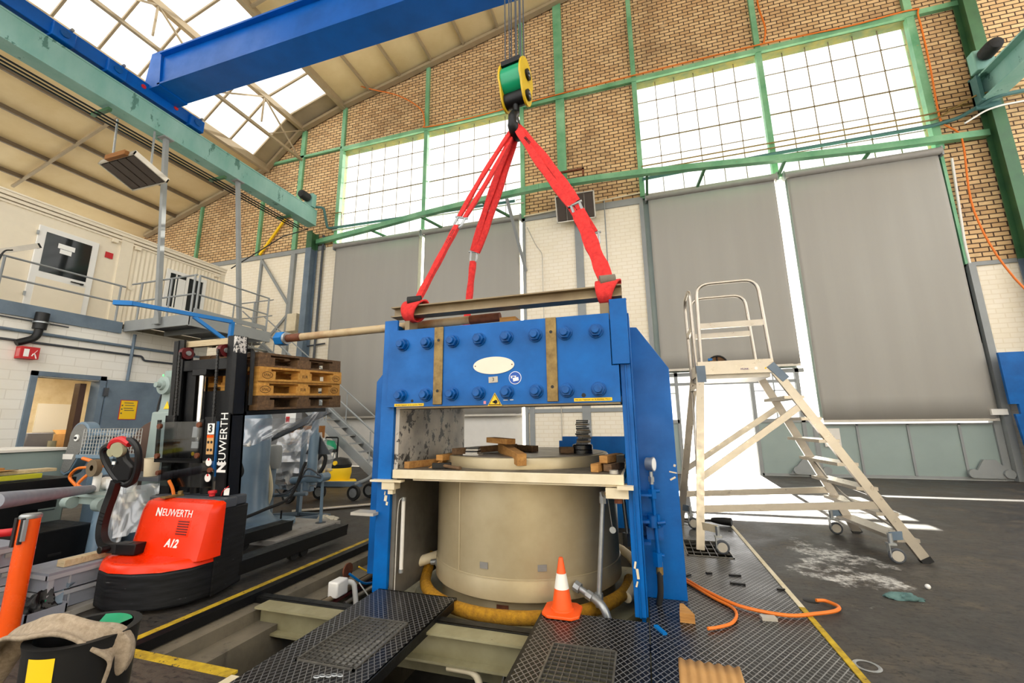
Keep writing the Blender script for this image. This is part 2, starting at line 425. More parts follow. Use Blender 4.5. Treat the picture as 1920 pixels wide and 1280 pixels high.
# floor around the pit
fl = MB()
fl.box(-26, PL, -9.3, W, -.25, 0); fl.box(PR, 14, -9.3, W, -.25, 0)
fl.box(PL, -2.36, -9.3, 2.13, -.25, 0); fl.box(-2.36, PR, -9.3, 1.2, -.25, 0); fl.box(PL, PR, 7.0, W, -.25, 0)
struct('floor', fl, floor_m)
struct('ground', box(-40, 40, W+.3, 60, -.3, -.02), conc_out)
# the pit: ledges, walls, bottom
pt = MB()
pt.box(PL, -3.12, 2.13, 7.0, -.5, -.07); pt.box(-3.12, -2.92, 2.0, 7.0, -1.6, -.16)
pt.box(-2.92, -2.36, 1.9, 2.13, -1.6, -.01); pt.box(-3.12, -2.92, 1.9, 2.0, -1.6, -.02)
pt.box(-2.36, PR, .9, 1.2, -1.6, -.25); pt.box(1.05, 1.25, 1.0, 7.0, -1.6, -.25); pt.box(-3.1, 1.2, 7.0, 7.2, -1.6, -.25)
struct('floor_pit', box(-3.12, 1.2, 1.0, 7.1, -1.75, -1.6), M('shaded_pit_floor', (44, 41, 36), .6, scale=3, c2=(24, 23, 22)))  # dark colour stands in for the shade at the pit bottom
o = struct('pit', pt, conc_m); o['label'] = 'concrete lined machine pit'
struct('trim_1', box(-3.40, -3.34, 2.10, 7.2, -.01, .004), yline)
struct('trim_2', box(-3.34, -2.36, 2.10, 2.17, -.01, .004), yline)
o = struct('trim_3', box(-3.33, -3.25, 2.17, 7.0, -.06, .006), black_st)
struct('trim_4', box(1.045, 1.085, 4.0, 6.95, -.03, .008), wline)
struct('trim_5', box(1.045, 1.085, 1.2, 4.0, -.03, .008), yline)

# gable wall
PROF = [(-24, 10.0), (-22.2, 10.54), (-17.8, 11.85), (-15.1, 12.66), (-13.3, 14.2), (-11.26, 14.8), (-3.26, 16.54), (-1.5, 16.95), (.26, 16.54), (8.3, 14.8), (10.4, 14.3), (12, 13.8)]
def prof(x):
    for (a, b), (c, d) in zip(PROF, PROF[1:]):
        if a <= x <= c: return b+(d-b)*(x-a)/(c-a)
def wall_poly(x0, x1, z0):
    return [(x0, z0), (x1, z0), (x1, prof(x1))]+[(x, z) for x, z in PROF[::-1] if x0 < x < x1]+[(x0, prof(x0))]
D = (0, .3, 0); U = (1, 0, 0); Z = (0, 0, 1)
LX0, LX1, RX0, RX1, ZB, ZT = -11.2, -3.5, .47, 8.0, 8.35, 12.62
wb = MB()
wb.prism(wall_poly(-24, LX0, 8.42), (0, W, 0), D, U, Z)
wb.prism(wall_poly(LX0, 9.2, ZT), (0, W, 0), D, U, Z)
wb.prism(wall_poly(9.2, 12, 5.2), (0, W, 0), D, U, Z)
wb.box(LX1, RX0, W, W+.3, ZB, ZT); wb.box(RX1, 9.2, W, W+.3, 5.2, ZT)
struct('wall_back', wb, brick)
wl = MB()
wl.box(-24, LX0, W, W+.3, 0, 8.42); wl.box(LX1, RX0, W, W+.3, 0, ZB); wl.box(RX1, 12, W, W+.3, 0, 5.2)
o = struct('wall_back_lower', wl, brick_w)
# grey bands and pilasters on the gable
tb = MB(); tb.box(LX1, RX0, W-.05, W, 8.2, 8.42); tb.box(-24, LX0-.5, W-.06, W, 8.32, 8.5); tb.box(RX1, 12, W-.05, W, 5.14, 5.24)
trims(tb, grey_st)
tb = MB(); tb.box(-1.72, -1.47, W-.06, W, 0, 8.2); tb.box(LX1, LX1+.1, W-.05, W, 0, 8.3); tb.box(RX0-.12, RX0, W-.06, W, 0, 8.3)
tb.box(-3.4, .4, W-.04, W, 1.72, 1.84); tb.box(-3.35, -3.2, W-.05, W, 0, 2.2)
trims(tb, grey_st)
reveal_m = M('mossy_green_reveal', (86, 110, 60), .6, scale=2.5, c2=(150, 140, 60))
# green posts and rails on the brick
gp = MB()
for x, w, z0, z1 in ((-13.25, .2, 8.5, 14.0), (LX0, .16, 8.5, 14.7), (-7.3, .15, 8.5, 15.6), (LX1+.05, .14, 8.3, 16.4), (-2.05, .3, 9.5, 16.7), (RX0, .15, 8.4, 16.3), (4.18, .15, 8.4, 15.5), (RX1, .18, 8.4, 14.7), (-18.8, .12, 8.5, 11.4), (-15.2, .14, 8.5, 11.0)):
    gp.box(x-w/2, x+w/2, W-.1, W+.06, z0, z1)
trims(gp, green)
gr = MB()
gr.box(LX0, 9.3, W-.12, W+.05, ZT-.02, ZT+.13); gr.box(-14.9, LX0, W-.1, W, 12.7, 12.8); gr.box(LX0, LX1, W-.06, W+.2, ZB, ZB+.1); gr.box(RX0, RX1, W-.06, W+.2, ZB, ZB+.1); rv = MB(); rv.box(LX0, LX1, W-.02, W+.29, ZT-.035, ZT-.01); rv.box(RX0, RX1, W-.02, W+.29, ZT-.035, ZT-.01); rv.box(RX1-.03, RX1-.005, W, W+.29, ZB, ZT); rv.box(LX0+.005, LX0+.03, W, W+.29, ZB, ZT); trims(rv, reveal_m)
trims(gr, green)
# wind girder bowed out from the wall, with struts
chord = [(-12.0, 12.7), (-9.3, 12.35), (-7.0, 12.0), (-4.6, 11.75), (-2.6, 11.6), (-.9, 11.66), (.6, 11.8), (2.2, 12.0), (4.3, 12.3), (6.4, 12.55), (9.0, 12.75)]
wg = thing('wind_girder', 'long green steel wind girder bowing out across the gable wall', 'girder', (-1.5, 12.6, 8.6))
g = MB()
for a, b in zip(chord, chord[1:]): g.bar((a[0], a[1], 8.62), (b[0], b[1], 8.62), .16, .17)
obj('chord', g, green, wg)
for x, y, x2 in ((-9.3, 12.35, -8.6), (-7.0, 12.0, -6.3), (-4.6, 11.75, -3.7), (-2.0, 11.62, -1.9), (.6, 11.8, .6), (2.2, 12.0, 2.0), (4.3, 12.3, 4.2), (6.4, 12.6, 6.2)):
    obj('strut', bar((x, y, 8.58), (x2, W-.02, 8.3), .07, .07), green_dk, wg)
obj('hanger_strut', bar((-3.7, 11.7, 8.5), (-3.4, W-.03, 6.4), .08, .08), grey_st, wg)

# upper glazing: four windows, each pane divided by thin bars
def glazing(n, x0, x1, z0, z1, nx, nz, y=W+.14):
    w = struct('window_%d' % n, box(x0, x1, y, y+.012, z0, z1), glass)
    b = MB()
    for i in range(1, nx): x = x0+(x1-x0)*i/nx; b.box(x-.011, x+.011, y-.02, y, z0, z1)
    for k in range(1, nz): z = z0+(z1-z0)*k/nz; t = .02 if k == nz//2 else .011; b.box(x0, x1, y-.022, y-.002, z-t, z+t)
    obj('glazing_bars', b, M_bar, w)
    d = MB()
    for i in range(1, nx):
        for k in range(1, nz):
            x = x0+(x1-x0)*i/nx; z = z0+(z1-z0)*k/nz; d.cyl((x, y-.03, z), (x, y, z), .028, 6)
    obj('fixings', d, brown_st, w)
M_bar = flat('pale_glazing_bar', (120, 108, 80), .6)
glazing(1, LX0+.08, -7.38, ZB+.1, ZT-.02, 6, 6); glazing(2, -7.22, LX1-.02, ZB+.1, ZT-.02, 6, 6)
glazing(3, RX0+.08, 4.1, ZB+.1, ZT-.02, 6, 6); glazing(4, 4.26, RX1-.08, ZB+.1, ZT-.02, 6, 6)

# gate openings: left gate leaf behind the blinds
gl = struct('door_1', MB().box(LX0, -7.42, W+.1, W+.2, 0, ZB).box(-7.2, -3.64, W+.1, W+.2, 0, ZB), white_pt)
obj('light_slit', MB().box(-7.42, -7.2, W+.12, W+.14, 0, ZB).box(-3.64, LX1, W+.12, W+.14, 0, ZB), frost, gl)
# right gate: steel lower panels, glazed band over the pass door, upper leaf behind the blind
def gate():
    y0, y1 = W+.06, W+.16
    f = MB(); f.box(.47, .97, y0, y1, 0, 1.36); f.box(2.93, 4.2, y0, y1, 0, 1.36)
    f.box(.47, 4.06, y0, y1, 2.8, ZB)
    d = struct('door_2', f, mach_lt)
    r = MB()
    for z in (1.36, 2.68): r.box(.47, 4.2, y0-.03, y1, z, z+.1) if z > 2 else (r.box(.47, 1.0, y0-.03, y1, z, z+.1), r.box(2.9, 4.2, y0-.03, y1, z, z+.1))
    r.box(.47, 4.06, y0-.02, y1-.03, 2.42, 2.5)
    for x in (.47, .95, 2.88, 3.98): r.box(x, x+.09, y0-.03, y1, 0 if x != .47 else 1.4, 2.8)
    r.box(2.93, 4.2, y0-.03, y1, 0, .06); r.box(.47, .97, y0-.03, y1, 0, .06)
    obj('gate_frame', r, grey_st, d)
    p = MB(); p.box(.56, .95, y0+.03, y0+.04, 1.46, 2.68); p.box(2.97, 3.98, y0+.03, y0+.04, 1.46, 2.68)
    obj('glass_panel', p, glass, d)
    m = MB(); m.box(.74, .76, y0, y0+.06, 1.46, 2.68); m.box(3.45, 3.47, y0, y0+.06, 1.46, 2.68); m.box(.56, .95, y0, y0+.06, 2.2, 2.22); m.box(2.97, 3.98, y0, y0+.06, 2.2, 2.22)
    obj('muntin', m, grey_st, d)
    lf = MB(); lf.box(.99, 1.05, W+.2, W+1.9, .02, 2.95)
    obj('open_pass_door', lf, mach_lt, d)
    obj('light_slit', box(4.06, 4.42, y0+.02, y0+.04, 1.36, ZB), frost, d)
    f = MB(); f.box(4.24, RX1, y0, y1, .06, 1.30); f.box(4.42, RX1, y0, y1, 3.2, ZB)
    d = struct('door_3', f, mach_lt)
    r = MB(); r.box(4.24, RX1, y0-.03, y1, 0, .07); r.box(4.24, RX1, y0-.03, y1, 1.27, 1.31); r.box(4.22, 4.32, y0-.03, y1, 0, 1.36); r.box(RX1-.14, RX1, y0-.05, y1, 0, 3.2)
    for x in (5.15, 6.2, 7.2): r.box(x, x+.05, y0-.03, y1, .06, 1.3)
    obj('gate_frame', r, grey_st, d)
    obj('glass_panel', box(4.32, RX1-.14, y0+.03, y0+.04, 1.32, 1.46), glass, d); obj('upper_leaf', box(4.42, RX1, y0, y1, 1.46, 3.2), mach_lt, d)
    # roller brackets low on the gate
    for x, s, nm in ((4.0, 1, 'bracket'), (7.62, -1, 'bracket')):
        b = MB(); b.prism([(-.45*s, 0), (.3*s, 0), (.3*s, .12), (.12*s, .42), (-.1*s, .42)], (x, y0-.1, .05), (0, .06, 0), U, Z)
        q = obj(nm, b, grey_st, d)
        for dx in (-.28*s, .36*s):
            obj('roller', lathe([(0, 0), (.1, 0), (.1, .05), (0, .05)], (x+dx, y0-.15, .16), 18, 'Y'), grey_st, q)
    pl = obj('notice_plate', box(4.42, 4.78, y0-.05, y0-.03, .74, 1.2), white_pt, d)
    obj('notice_window', box(4.52, 4.64, y0-.056, y0-.05, .86, 1.0), grey_dk, pl)
gate()
tj = MB(); tj.box(RX1, RX1+.14, W-.12, W+.1, 0, 5.2); struct('trim_10', tj, grey_st); trims(MB().box(RX1-.02, RX1+.05, W-.06, W+.1, 5.2, 8.35).box(-7.22, -7.15, W-.05, W+.09, .5, 8.35), green)
# white-painted left block wall with its doorway
XL = -12.4
w = MB()
w.box(XL-.25, XL, -6, 5.55, 0, 3.85); w.box(XL-.25, XL, 6.68, 9.15, 0, 3.85); w.box(XL-.25, XL, 5.55, 6.68, 2.5, 3.85)
w.box(-20, XL-.25, 9.0, 9.15, 0, 3.85); w.box(-24.2, -24, -9, W, 0, 3.5); w.box(-24.2, -24, -9, W, 9.5, 10.0); w.box(-24.2, -24, -9, 3, 3.5, 9.5)
struct('window_7', box(-24.1, -24.08, 3, W, 3.5, 9.5), glass)  # unseen glazing added to let daylight onto the side bay and gable
struct('wall_left', w, block_w)
struct('trim_11', box(XL-.1, XL+.06, -6, 6.9, 3.72, 4.0), grey_bl)
struct('floor_upper', box(-20, XL-.05, -6, 9.1, 3.86, 3.98), conc_m)
wf = MB(); wf.box(-3, 12.3, -9.3, -9, 0, 7.5); struct('wall_front', wf, brick_w)  # unseen wall behind the camera, left short to shape the incoming light
struct('wall_right', box(12, 12.3, -9, W, 0, 3.2), brick_w)  # unseen side wall, kept low so light comes in above it
# the small room behind the doorway
rm = MB(); rm.box(-16.4, -16.3, 3.5, 8.5, 0, 3.2); rm.box(-16.4, XL-.25, 8.4, 8.5, 0, 3.2); rm.box(-16.4, XL-.25, 3.5, 3.6, 0, 3.2); rm.box(-16.4, XL-.25, 3.5, 8.5, 3.2, 3.3)
struct('wall_room', rm, cream)
df = MB(); df.box(XL-.28, XL+.05, 5.46, 5.56, 0, 2.62); df.box(XL-.28, XL+.05, 6.66, 6.78, 0, 2.62); df.box(XL-.28, XL+.05, 5.46, 6.78, 2.52, 2.62)
struct('door_4', df, grey_bl)
d = struct('door_5', box(XL+.02, XL+.08, 6.8, 8.05, .02, 2.55), grey_bl)
for z_ in (2.15, .4): obj('hinge', box(XL+.06, XL+.12, 6.74, 6.82, z_, z_+.2), grey_dk, d)
n = obj('notice', box(XL+.08, XL+.086, 7.12, 7.5, 1.6, 2.08), sign_red, d)
obj('notice_face', box(XL+.084, XL+.09, 7.135, 7.485, 1.615, 2.065), sign_yel, n)
q = MB()
for i, z in enumerate((2.0, 1.94, 1.87, 1.82)): q.box(XL+.088, XL+.093, 7.2+(i % 2)*.02, 7.4+.03*(i % 2), z, z+.016)
for z in (1.93, 1.84, 1.74): q.box(XL+.088, XL+.093, 7.15, 7.18, z, z+.03)
obj('notice_print', q, grey_dk, n)

# roof: sheets, glazed strips, purlins
def slab(x0, x1, y0, y1, t, dz=0):
    z0, z1 = prof(x0)+dz, prof(x1)+dz
    m = MB(); m.add([(x0, y0, z0), (x1, y0, z1), (x1, y1, z1), (x0, y1, z0), (x0, y0, z0+t), (x1, y0, z1+t), (x1, y1, z1+t), (x0, y1, z0+t)],
                    [(0, 1, 2, 3), (4, 7, 6, 5), (0, 4, 5, 1), (1, 5, 6, 2), (2, 6, 7, 3), (3, 7, 4, 0)]); return m
cl = MB(); YR0 = -3
for a, b in ((-24, -22.2), (-22.2, -17.8), (-17.8, -15.1), (-11.26, -3.26), (-3.26, -1.5), (-1.5, .26), (.26, 8.3), (8.3, 10.4), (10.4, 12)):
    s_ = slab(a, b, YR0, W+.2, .1); cl.add(s_.v, s_.f)
struct('ceiling', cl, beige_roof)
c2 = MB()
for a, b in ((-15.1, -13.3), (-13.3, -11.26)): s_ = slab(a, b, 12.0, W+.2, .1); c2.add(s_.v, s_.f)
struct('ceiling_edge', c2, beige_st)
def roof_window(n, a, b):
    w = struct('window_%d' % n, slab(a, b, YR0, 12.0, .012, .05), glass)
    m = MB(); y = 12.0
    while y > YR0:
        m.bar((a, y, prof(a)+.02), (b, y, prof(b)+.02), .06, .08); y -= 1.08
    obj('glazing_bars', m, beige_st, w)
roof_window(5, -15.1, -13.3); roof_window(6, -13.3, -11.26)
pu = MB()
for x in (-21.6, -20.2, -18.8, -17.4, -16.1): pu.bar((x, YR0, prof(x)-.08), (x, 12.8, prof(x)-.08), .08, .14)
trims(pu, brown_st); pu = MB()
for x in (-9.9, -8.5, -7.1, -5.7, -4.3): pu.bar((x, YR0, prof(x)-.07), (x, 12.8, prof(x)-.07), .07, .14)
trims(pu, beige_st)
rf = MB()
for y in (12.7, 8.2, 3.6, -1):
    for (a, b), (c, d_) in zip(PROF[1:], PROF[2:-1]):
        if y in (8.2, 3.6, -1) and not (a < -15.2 or a > -11.3): continue
        rf.bar((a, y, b-.14), (c, y, d_-.14), .12 if y > 12 else .07, .2 if y > 12 else .09, (0, 1, 0))
trims(rf, beige_st)
eb = MB()
for x, w_, h_ in ((-15.1, .16, .3), (-13.3, .16, .22), (-11.26, .18, .26)): eb.bar((x, YR0, prof(x)-.12), (x, 12.8, prof(x)-.12), w_, h_)
trims(eb, beige_st)
lt = MB(); xa, za, zb = -13.25, 14.0, 12.6
lt.bar((xa, YR0, zb), (xa, 12.75, zb), .1, .1)
y = 12.6; i = 0
while y > -3:
    lt.bar((xa, y, za if i % 2 else zb), (xa, y-1.9, zb if i % 2 else za), .05, .05)
    if i % 2: lt.bar((xa, y, za), (xa, y, zb+.3), .05, .05)
    y -= 1.9; i += 1
lt.bar((xa, 12.7, za), (xa, 11.0, zb), .04, .04)
trims(lt, beige_st)
# main crane columns by the gable
cm = MB()
for x, z0, z1 in ((-12.15, 8.3, 9.0), (9.1, 5.2, 13.9)):
    cm.box(x-.02, x+.02, 12.45, 12.75, z0, z1); cm.box(x-.13, x+.13, 12.42, 12.45, z0, z1); cm.box(x-.13, x+.13, 12.75, 12.78, z0, z1)
trims(cm, green_dk)
cm = MB()
for x, z1 in ((-12.15, 8.3), (9.1, 5.2)):
    cm.box(x-.02, x+.02, 12.45, 12.75, 0, z1); cm.box(x-.13, x+.13, 12.42, 12.45, 0, z1); cm.box(x-.13, x+.13, 12.75, 12.78, 0, z1)
trims(cm, grey_bl)
cm = MB(); cm.box(-13.3, -13.1, W-.12, W, 0, 8.3); cm.box(-14.95, -14.85, W-.08, W, 0, 8.3)
trims(cm, grey_st)
for a, b, lab in (((-14.8, W-.1, 8.2), (-13.25, W-.1, 6.2), 'upper grey diagonal brace on the white wall behind the stairs'), ((-13.25, W-.1, 5.7), (-15.0, W-.1, 3.9), 'lower grey diagonal brace on the white wall behind the stairs')):
    single('wall_brace', bar(a, b, .1, .06, (0, 1, 0)), grey_st, lab, 'brace')
single('wall_brace', bar((-15.0, W-.1, 8.5), (-13.6, W-.1, 10.2), .1, .06, (0, 1, 0)), sign_yel, 'thin yellow diagonal rod on the brick under the crane rail', 'brace')
# ================================================================ WALL FITTINGS, BLINDS, CRANE
def roller_blind(x0, x1, zt, zb, label):
    t = thing('roller_blind', label, 'blind', ((x0+x1)/2, W-.1, zb), group=None)
    def f(u, v):
        x = x0+(x1-x0)*u; z = zb+(zt-zb)*v
        return (x, W-.12+.012*math.sin(u*31)*(.3+.7*(1-v))+.01*math.sin(v*9+u*4), z)
    obj('fabric', MB().grid(f, 40, 12), blind, t, solid=.006)
    obj('roller_tube', cyl((x0-.06, W-.14, zt+.02), (x1+.06, W-.14, zt+.02), .1, 16), M_tube, t)
    obj('bottom_bar', box(x0, x1, W-.14, W-.1, zb-.05, zb+.01), alu_d, t)
    for xe in (x0-.09, x1+.05): obj('end_bracket', box(xe, xe+.04, W-.2, W, zt-.12, zt+.14), grey_st, t)
M_tube = M('blind_tube_grey', (150, 146, 140), .5)
roller_blind(-11.1, -7.42, 8.3, 1.7, 'grey roller blind behind the pallets and stairs, far left of the gate blinds')
roller_blind(-7.2, -3.6, 8.3, 1.7, 'grey roller blind hanging behind the sling legs and press')
roller_blind(.62, 4.1, 8.3, 2.88, 'shorter grey roller blind hanging behind the ladder platform')
roller_blind(4.42, 7.9, 8.3, 1.4, 'grey roller blind rightmost on the gable above the steel gate')

def heater(name, label, c, rz, rx):
    t = thing(name, label, 'heater', c)
    m = Matrix.Translation(c) @ Matrix.Rotation(rz, 4, 'Z') @ Matrix.Rotation(rx, 4, 'X')
    fr = MB(); a, b = .62, .42
    for q in ((-a, a, -b, -b+.03, -.05, .06), (-a, a, b-.03, b, -.05, .06), (-a, -a+.03, -b, b, -.05, .06), (a-.03, a, -b, b, -.05, .06)): fr.box(*q, m)
    fr.box(-a, a, -b, b, .06, .08, m); obj('housing', fr, alu_d, t)
    for i in range(4):
        x0 = -a+.06+i*.29; obj('ceramic_panel', box(x0, x0+.25, -b+.05, b-.05, -.045, .06, m), grill_m, t)
    return t, m
grill_m = M('dark_ceramic_grille', (74, 62, 54), .7, scale=60, bump=.4)
t, m_ = heater('radiant_heater', 'infrared heater panel hanging under the teal crane rail', (-11.65, 6.2, 7.62), .0, -.35)
for x, y in ((-12.15, 6.0), (-11.75, 6.6)): obj('suspension_rod', cyl((x, y, 7.74), (x-.12, y, 9.1), .025, 8), galv, t)
obj('gas_train', cbox((-11.55, 5.76, 7.76), (.7, .1, .12)), ply, t, bevel=.01)
t, m_ = heater('radiant_heater', 'small infrared heater panel on the gable above the white wall', (-1.6, 12.3, 8.15), 0, -1.25)
obj('bracket', bar((-1.75, 12.3, 8.6), (-1.75, W, 8.9), .1, .1), grey_dk, t)

# pipes along the gable
def pipe(pts, r, m, label, cat='pipe', name='wall_pipe', rr=.12, n=8): return single(name, tube(rounded(pts, rr), r, n), m, label, cat)
Yp = W-.16
pipe([(-12.0, 12.2, 9.9), (-11.55, 12.4, 9.9), (-11.55, Yp, 9.15), (-11.2, Yp, 9.12), (-3.7, Yp, 8.95)], .05, teal_dk if False else teal_dark, 'blue-green pipe elbow beside the far end of the left crane rail')
pipe([(-11.3, Yp, 9.02), (-3.4, Yp, 8.83)], .025, alu_d, 'thin pale conduit crossing the left window above the green girder', 'conduit')
pipe([(.5, Yp, 8.95), (4.2, Yp, 9.05), (7.9, Yp, 9.07), (8.4, Yp-.1, 9.1), (8.9, 12.1, 9.22), (12, 12.1, 9.3)], .05, teal_dark, 'grey-green pipe crossing the right window and bending round the column')
pipe([(.5, Yp, 9.4), (7.9, Yp, 9.42), (8.5, Yp, 9.5), (12, Yp, 9.6)], .022, brass, 'upper thin brass-coloured pipe over the right window', 'pipe')
pipe([(.5, Yp, 9.24), (8.0, Yp, 9.24), (8.6, 12.2, 9.42), (12, 12.2, 9.5)], .022, brass, 'lower thin brass-coloured pipe over the right window', 'pipe')
pipe([(8.3, 12.3, 8.75), (8.7, 12.2, 8.95), (9.0, 12.18, 9.0), (12, 12.18, 9.05)], .022, plastic_w, 'white cable conduit bending past the right green column', 'conduit')
pipe([(-3.4, Yp, 8.32), (.4, Yp, 8.5)], .025, cream, 'pale pipe over the grey band above the white pier', 'pipe')
pipe([(-.72, Yp, 8.5), (-.72, Yp, 5.0)], .018, grey_st, 'grey conduit running down the white pier right of the small heater', 'conduit')
pipe([(-3.3, Yp, 7.9), (-3.0, Yp, 7.2), (-2.8, Yp, 6.9), (-2.8, Yp, 3.2)], .015, alu_d, 'thin pale conduit stepping down the left side of the white pier', 'conduit')
pipe([(-11.42, Yp, 9.75), (-10.9, Yp, 9.75), (-10.9, Yp, 9.1), (-7, Yp, 8.98)], .02, brass, 'thin yellow pipe loop by the left window post', 'pipe')
pipe([(-11.75, W-.1, 8.9), (-11.75, W-.1, .1)], .045, grey_dk, 'dark vertical downpipe on the white wall beside the left blind', 'pipe')
pipe([(-12.1, W-.1, 2.6), (-11.2, W-.1, 2.62)], .03, grey_dk, 'lower short dark pipe crossing the downpipe near the left blind', 'pipe')
pipe([(-12.1, W-.1, 4.4), (-11.3, W-.1, 4.45)], .03, grey_dk, 'upper short dark pipe crossing the downpipe near the left blind', 'pipe')
pipe([(8.2, W-.06, 8.1), (8.05, W-.06, 5.6), (8.2, W-.06, 1.9)], .03, plastic_w, 'white pipe running down the wall at the right of the right blind', 'pipe', rr=.4)
pipe([(-3.4, W-.08, 1.95), (-1.9, W-.08, 1.95)], .012, grey_st, 'thin conduit along the white pier behind the press opening', 'conduit')
pipe([(-2.35, W-.08, 2.6), (-2.35, W-.08, .1)], .015, alu_d, 'thin upright conduit on the white pier behind the press opening', 'conduit')
single('socket_box', box(-3.22, -2.98, W-.1, W, 1.98, 2.3), plastic_w, 'white double socket box on the white pier behind the press', 'socket', bevel=.01)
single('switch_box', box(-13.0, -12.55, W-.32, W, 5.0, 5.7), cream, 'cream electrical box on the white wall left of the blinds', 'electrical box', bevel=.01)
single('junction_box', box(7.75, 8.05, W-.2, W-.1, 1.48, 1.62), plastic_w, 'white junction box low on the wall right of the right blind', 'electrical box', bevel=.01)
fr = MB()
for q in ((-2.3, -1.3, 9.3, 9.36), (-2.3, -1.3, 9.6, 9.66), (-2.3, -2.24, 9.3, 9.66), (-1.36, -1.3, 9.3, 9.66)): fr.box(q[0], q[1], W-.3, W-.24, q[2], q[3])
fr.box(-2.3, -2.24, W-.3, W, 9.3, 9.36); fr.box(-1.36, -1.3, W-.3, W, 9.3, 9.36)
single('bracket_frame', fr, rusty, 'small rust-red rectangular frame standing on the green girder', 'frame')
# orange cables
def cable(pts, r, m, label, name='cable', cat='cable', n=7): return single(name, tube(smooth(pts, 6), r, n), m, label, cat)
cable([(-10.6, W-.9, 17.0-1.9), (-9.9, 12.5, 15.0), (-8.6, W-.12, 14.5), (-7.55, W-.13, 13.6), (-7.35, W-.13, 12.9), (-7.3, W-.15, 12.72), (-6, W-.15, 12.66), (-4.3, W-.15, 12.68), (-2.1, W-.15, 12.76), (.5, W-.15, 12.8), (4.2, W-.15, 12.82), (6.5, W-.15, 12.72), (8.05, W-.15, 12.76), (8.15, W-.15, 12.5), (8.15, W-.15, 11), (8.1, W-.15, 9.6), (8.12, W-.16, 9.1), (8.35, W-.2, 8.75), (8.4, W-.2, 8.3), (8.3, W-.2, 6.5), (8.5, 12.3, 4.6), (9.1, 11.6, 2.6)], .022, orange_ho, 'orange cable draped along the gable over the windows and down the right side')
cable([(4.5, W-.12, 15.4), (4.35, W-.12, 14.4), (4.45, W-.12, 13.4), (4.35, W-.13, 12.85)], .026, orange_ho, 'short orange cable hanging on the upper brick beside the green post')

# left crane runway
RXL, RZ0, RZ1 = -11.8, 9.12, 9.77
rb = thing('crane_rail_beam', 'long teal steel crane runway beam on the left, patchy paint', 'beam', (RXL, 4, RZ0))
g = MB(); g.ibeam((RXL-.2, -6, (RZ0+RZ1)/2), (RXL-.2, 12.35, (RZ0+RZ1)/2), .42, RZ1-RZ0, .04, .03)
g.bar((RXL-.02, -6, (RZ0+RZ1)/2+.02), (RXL-.02, 12.35, (RZ0+RZ1)/2+.02), .03, RZ1-RZ0-.04)
obj('beam_web', g, teal, rb)
obj('rail', bar((RXL-.2, -6, RZ1+.03), (RXL-.2, 12.3, RZ1+.03), .07, .06), brown_st, rb)
for dx, dz in ((-.5, -.05), (-.72, .0), (-.94, .05)):
    obj('conductor_bar', bar((RXL+dx+.2, -6, RZ0-.16+dz), (RXL+dx+.2, 12.0, RZ0-.16+dz), .025, .035), black_st, rb)
obj('conductor_bracket', MB().box(RXL-.75, RXL-.1, 8.6, 8.68, RZ0-.14, RZ0-.06).box(RXL-.75, RXL-.1, 11.2, 11.28, RZ0-.14, RZ0-.06).box(RXL-.75, RXL-.1, 5.6, 5.68, RZ0-.14, RZ0-.06), green_dk, rb)
def buffer(x, y, z, label, s=1):
    t = thing('crane_buffer', label, 'buffer', (x, y, z))
    obj('stop_block', cbox((x, y+.06, z+.28), (.4, .22, .56)), teal, t, bevel=.02)
    obj('rubber_cap', lathe([(0, 0), (.1, 0), (.17, -.05), (.17, -.3), (.14, -.4), (0, -.44)], (x, y-.05, z+.36), 18, 'Y'), rubber, t)
buffer(RXL-.2, 12.1, RZ1+.06, 'black rubber crane stop at the far end of the left rail')
rr = thing('crane_rail_beam', 'teal crane runway beam cut by the right picture edge', 'beam', (8.8, 8, 9.3))
g = MB(); g.ibeam((8.85, -6, 9.55), (8.85, 12.3, 9.55), .42, .66, .04, .03); obj('beam_web', g, teal, rr)
obj('end_plate', MB().box(8.6, 9.1, 12.3, 12.36, 9.08, 9.95).box(8.6, 8.68, 12.1, 12.36, 9.18, 9.9), teal_dark, rr)
obj('rail', bar((8.85, -6, 9.91), (8.85, 12.2, 9.91), .07, .06), brown_st, rr)
buffer(8.75, 12.0, 9.93, 'black rubber crane stop at the far end of the right rail')
for y, x1, z1, lab in ((6.05, -12.2, 6.4, 'grey hanger rod above the infrared heater'), (6.9, -11.1, 3.85, 'grey steel hanger post holding the near edge of the landing'), (9.05, -11.05, 3.85, 'grey steel hanger post holding the far edge of the landing')):
    if z1 > 6: continue
    t = thing('hanger_post', lab, 'post', (x1, y, z1), group=None)
    obj('post', bar((x1, y, z1), (RXL-.1, y, RZ0), .1, .1, (0, 1, 0)), grey_st, t)
    obj('gusset', MB().prism([(-.12, 0), (.12, 0), (.05, .3), (-.05, .3)], (x1, y-.06, z1), (0, .02, 0), U, Z), grey_st, t)
    obj('top_plate', cbox((RXL-.1, y, RZ0-.02), (.26, .26, .03)), grey_st, t)
cb = single('cable_run', tube([(RXL-.12, 12.1, 8.9), (-12.5, 11.5, 8.4), (-13.6, 10.5, 6.9)], .02, 6), black_pl, 'black cable drooping between the crane column and the cabin roof', 'cable')

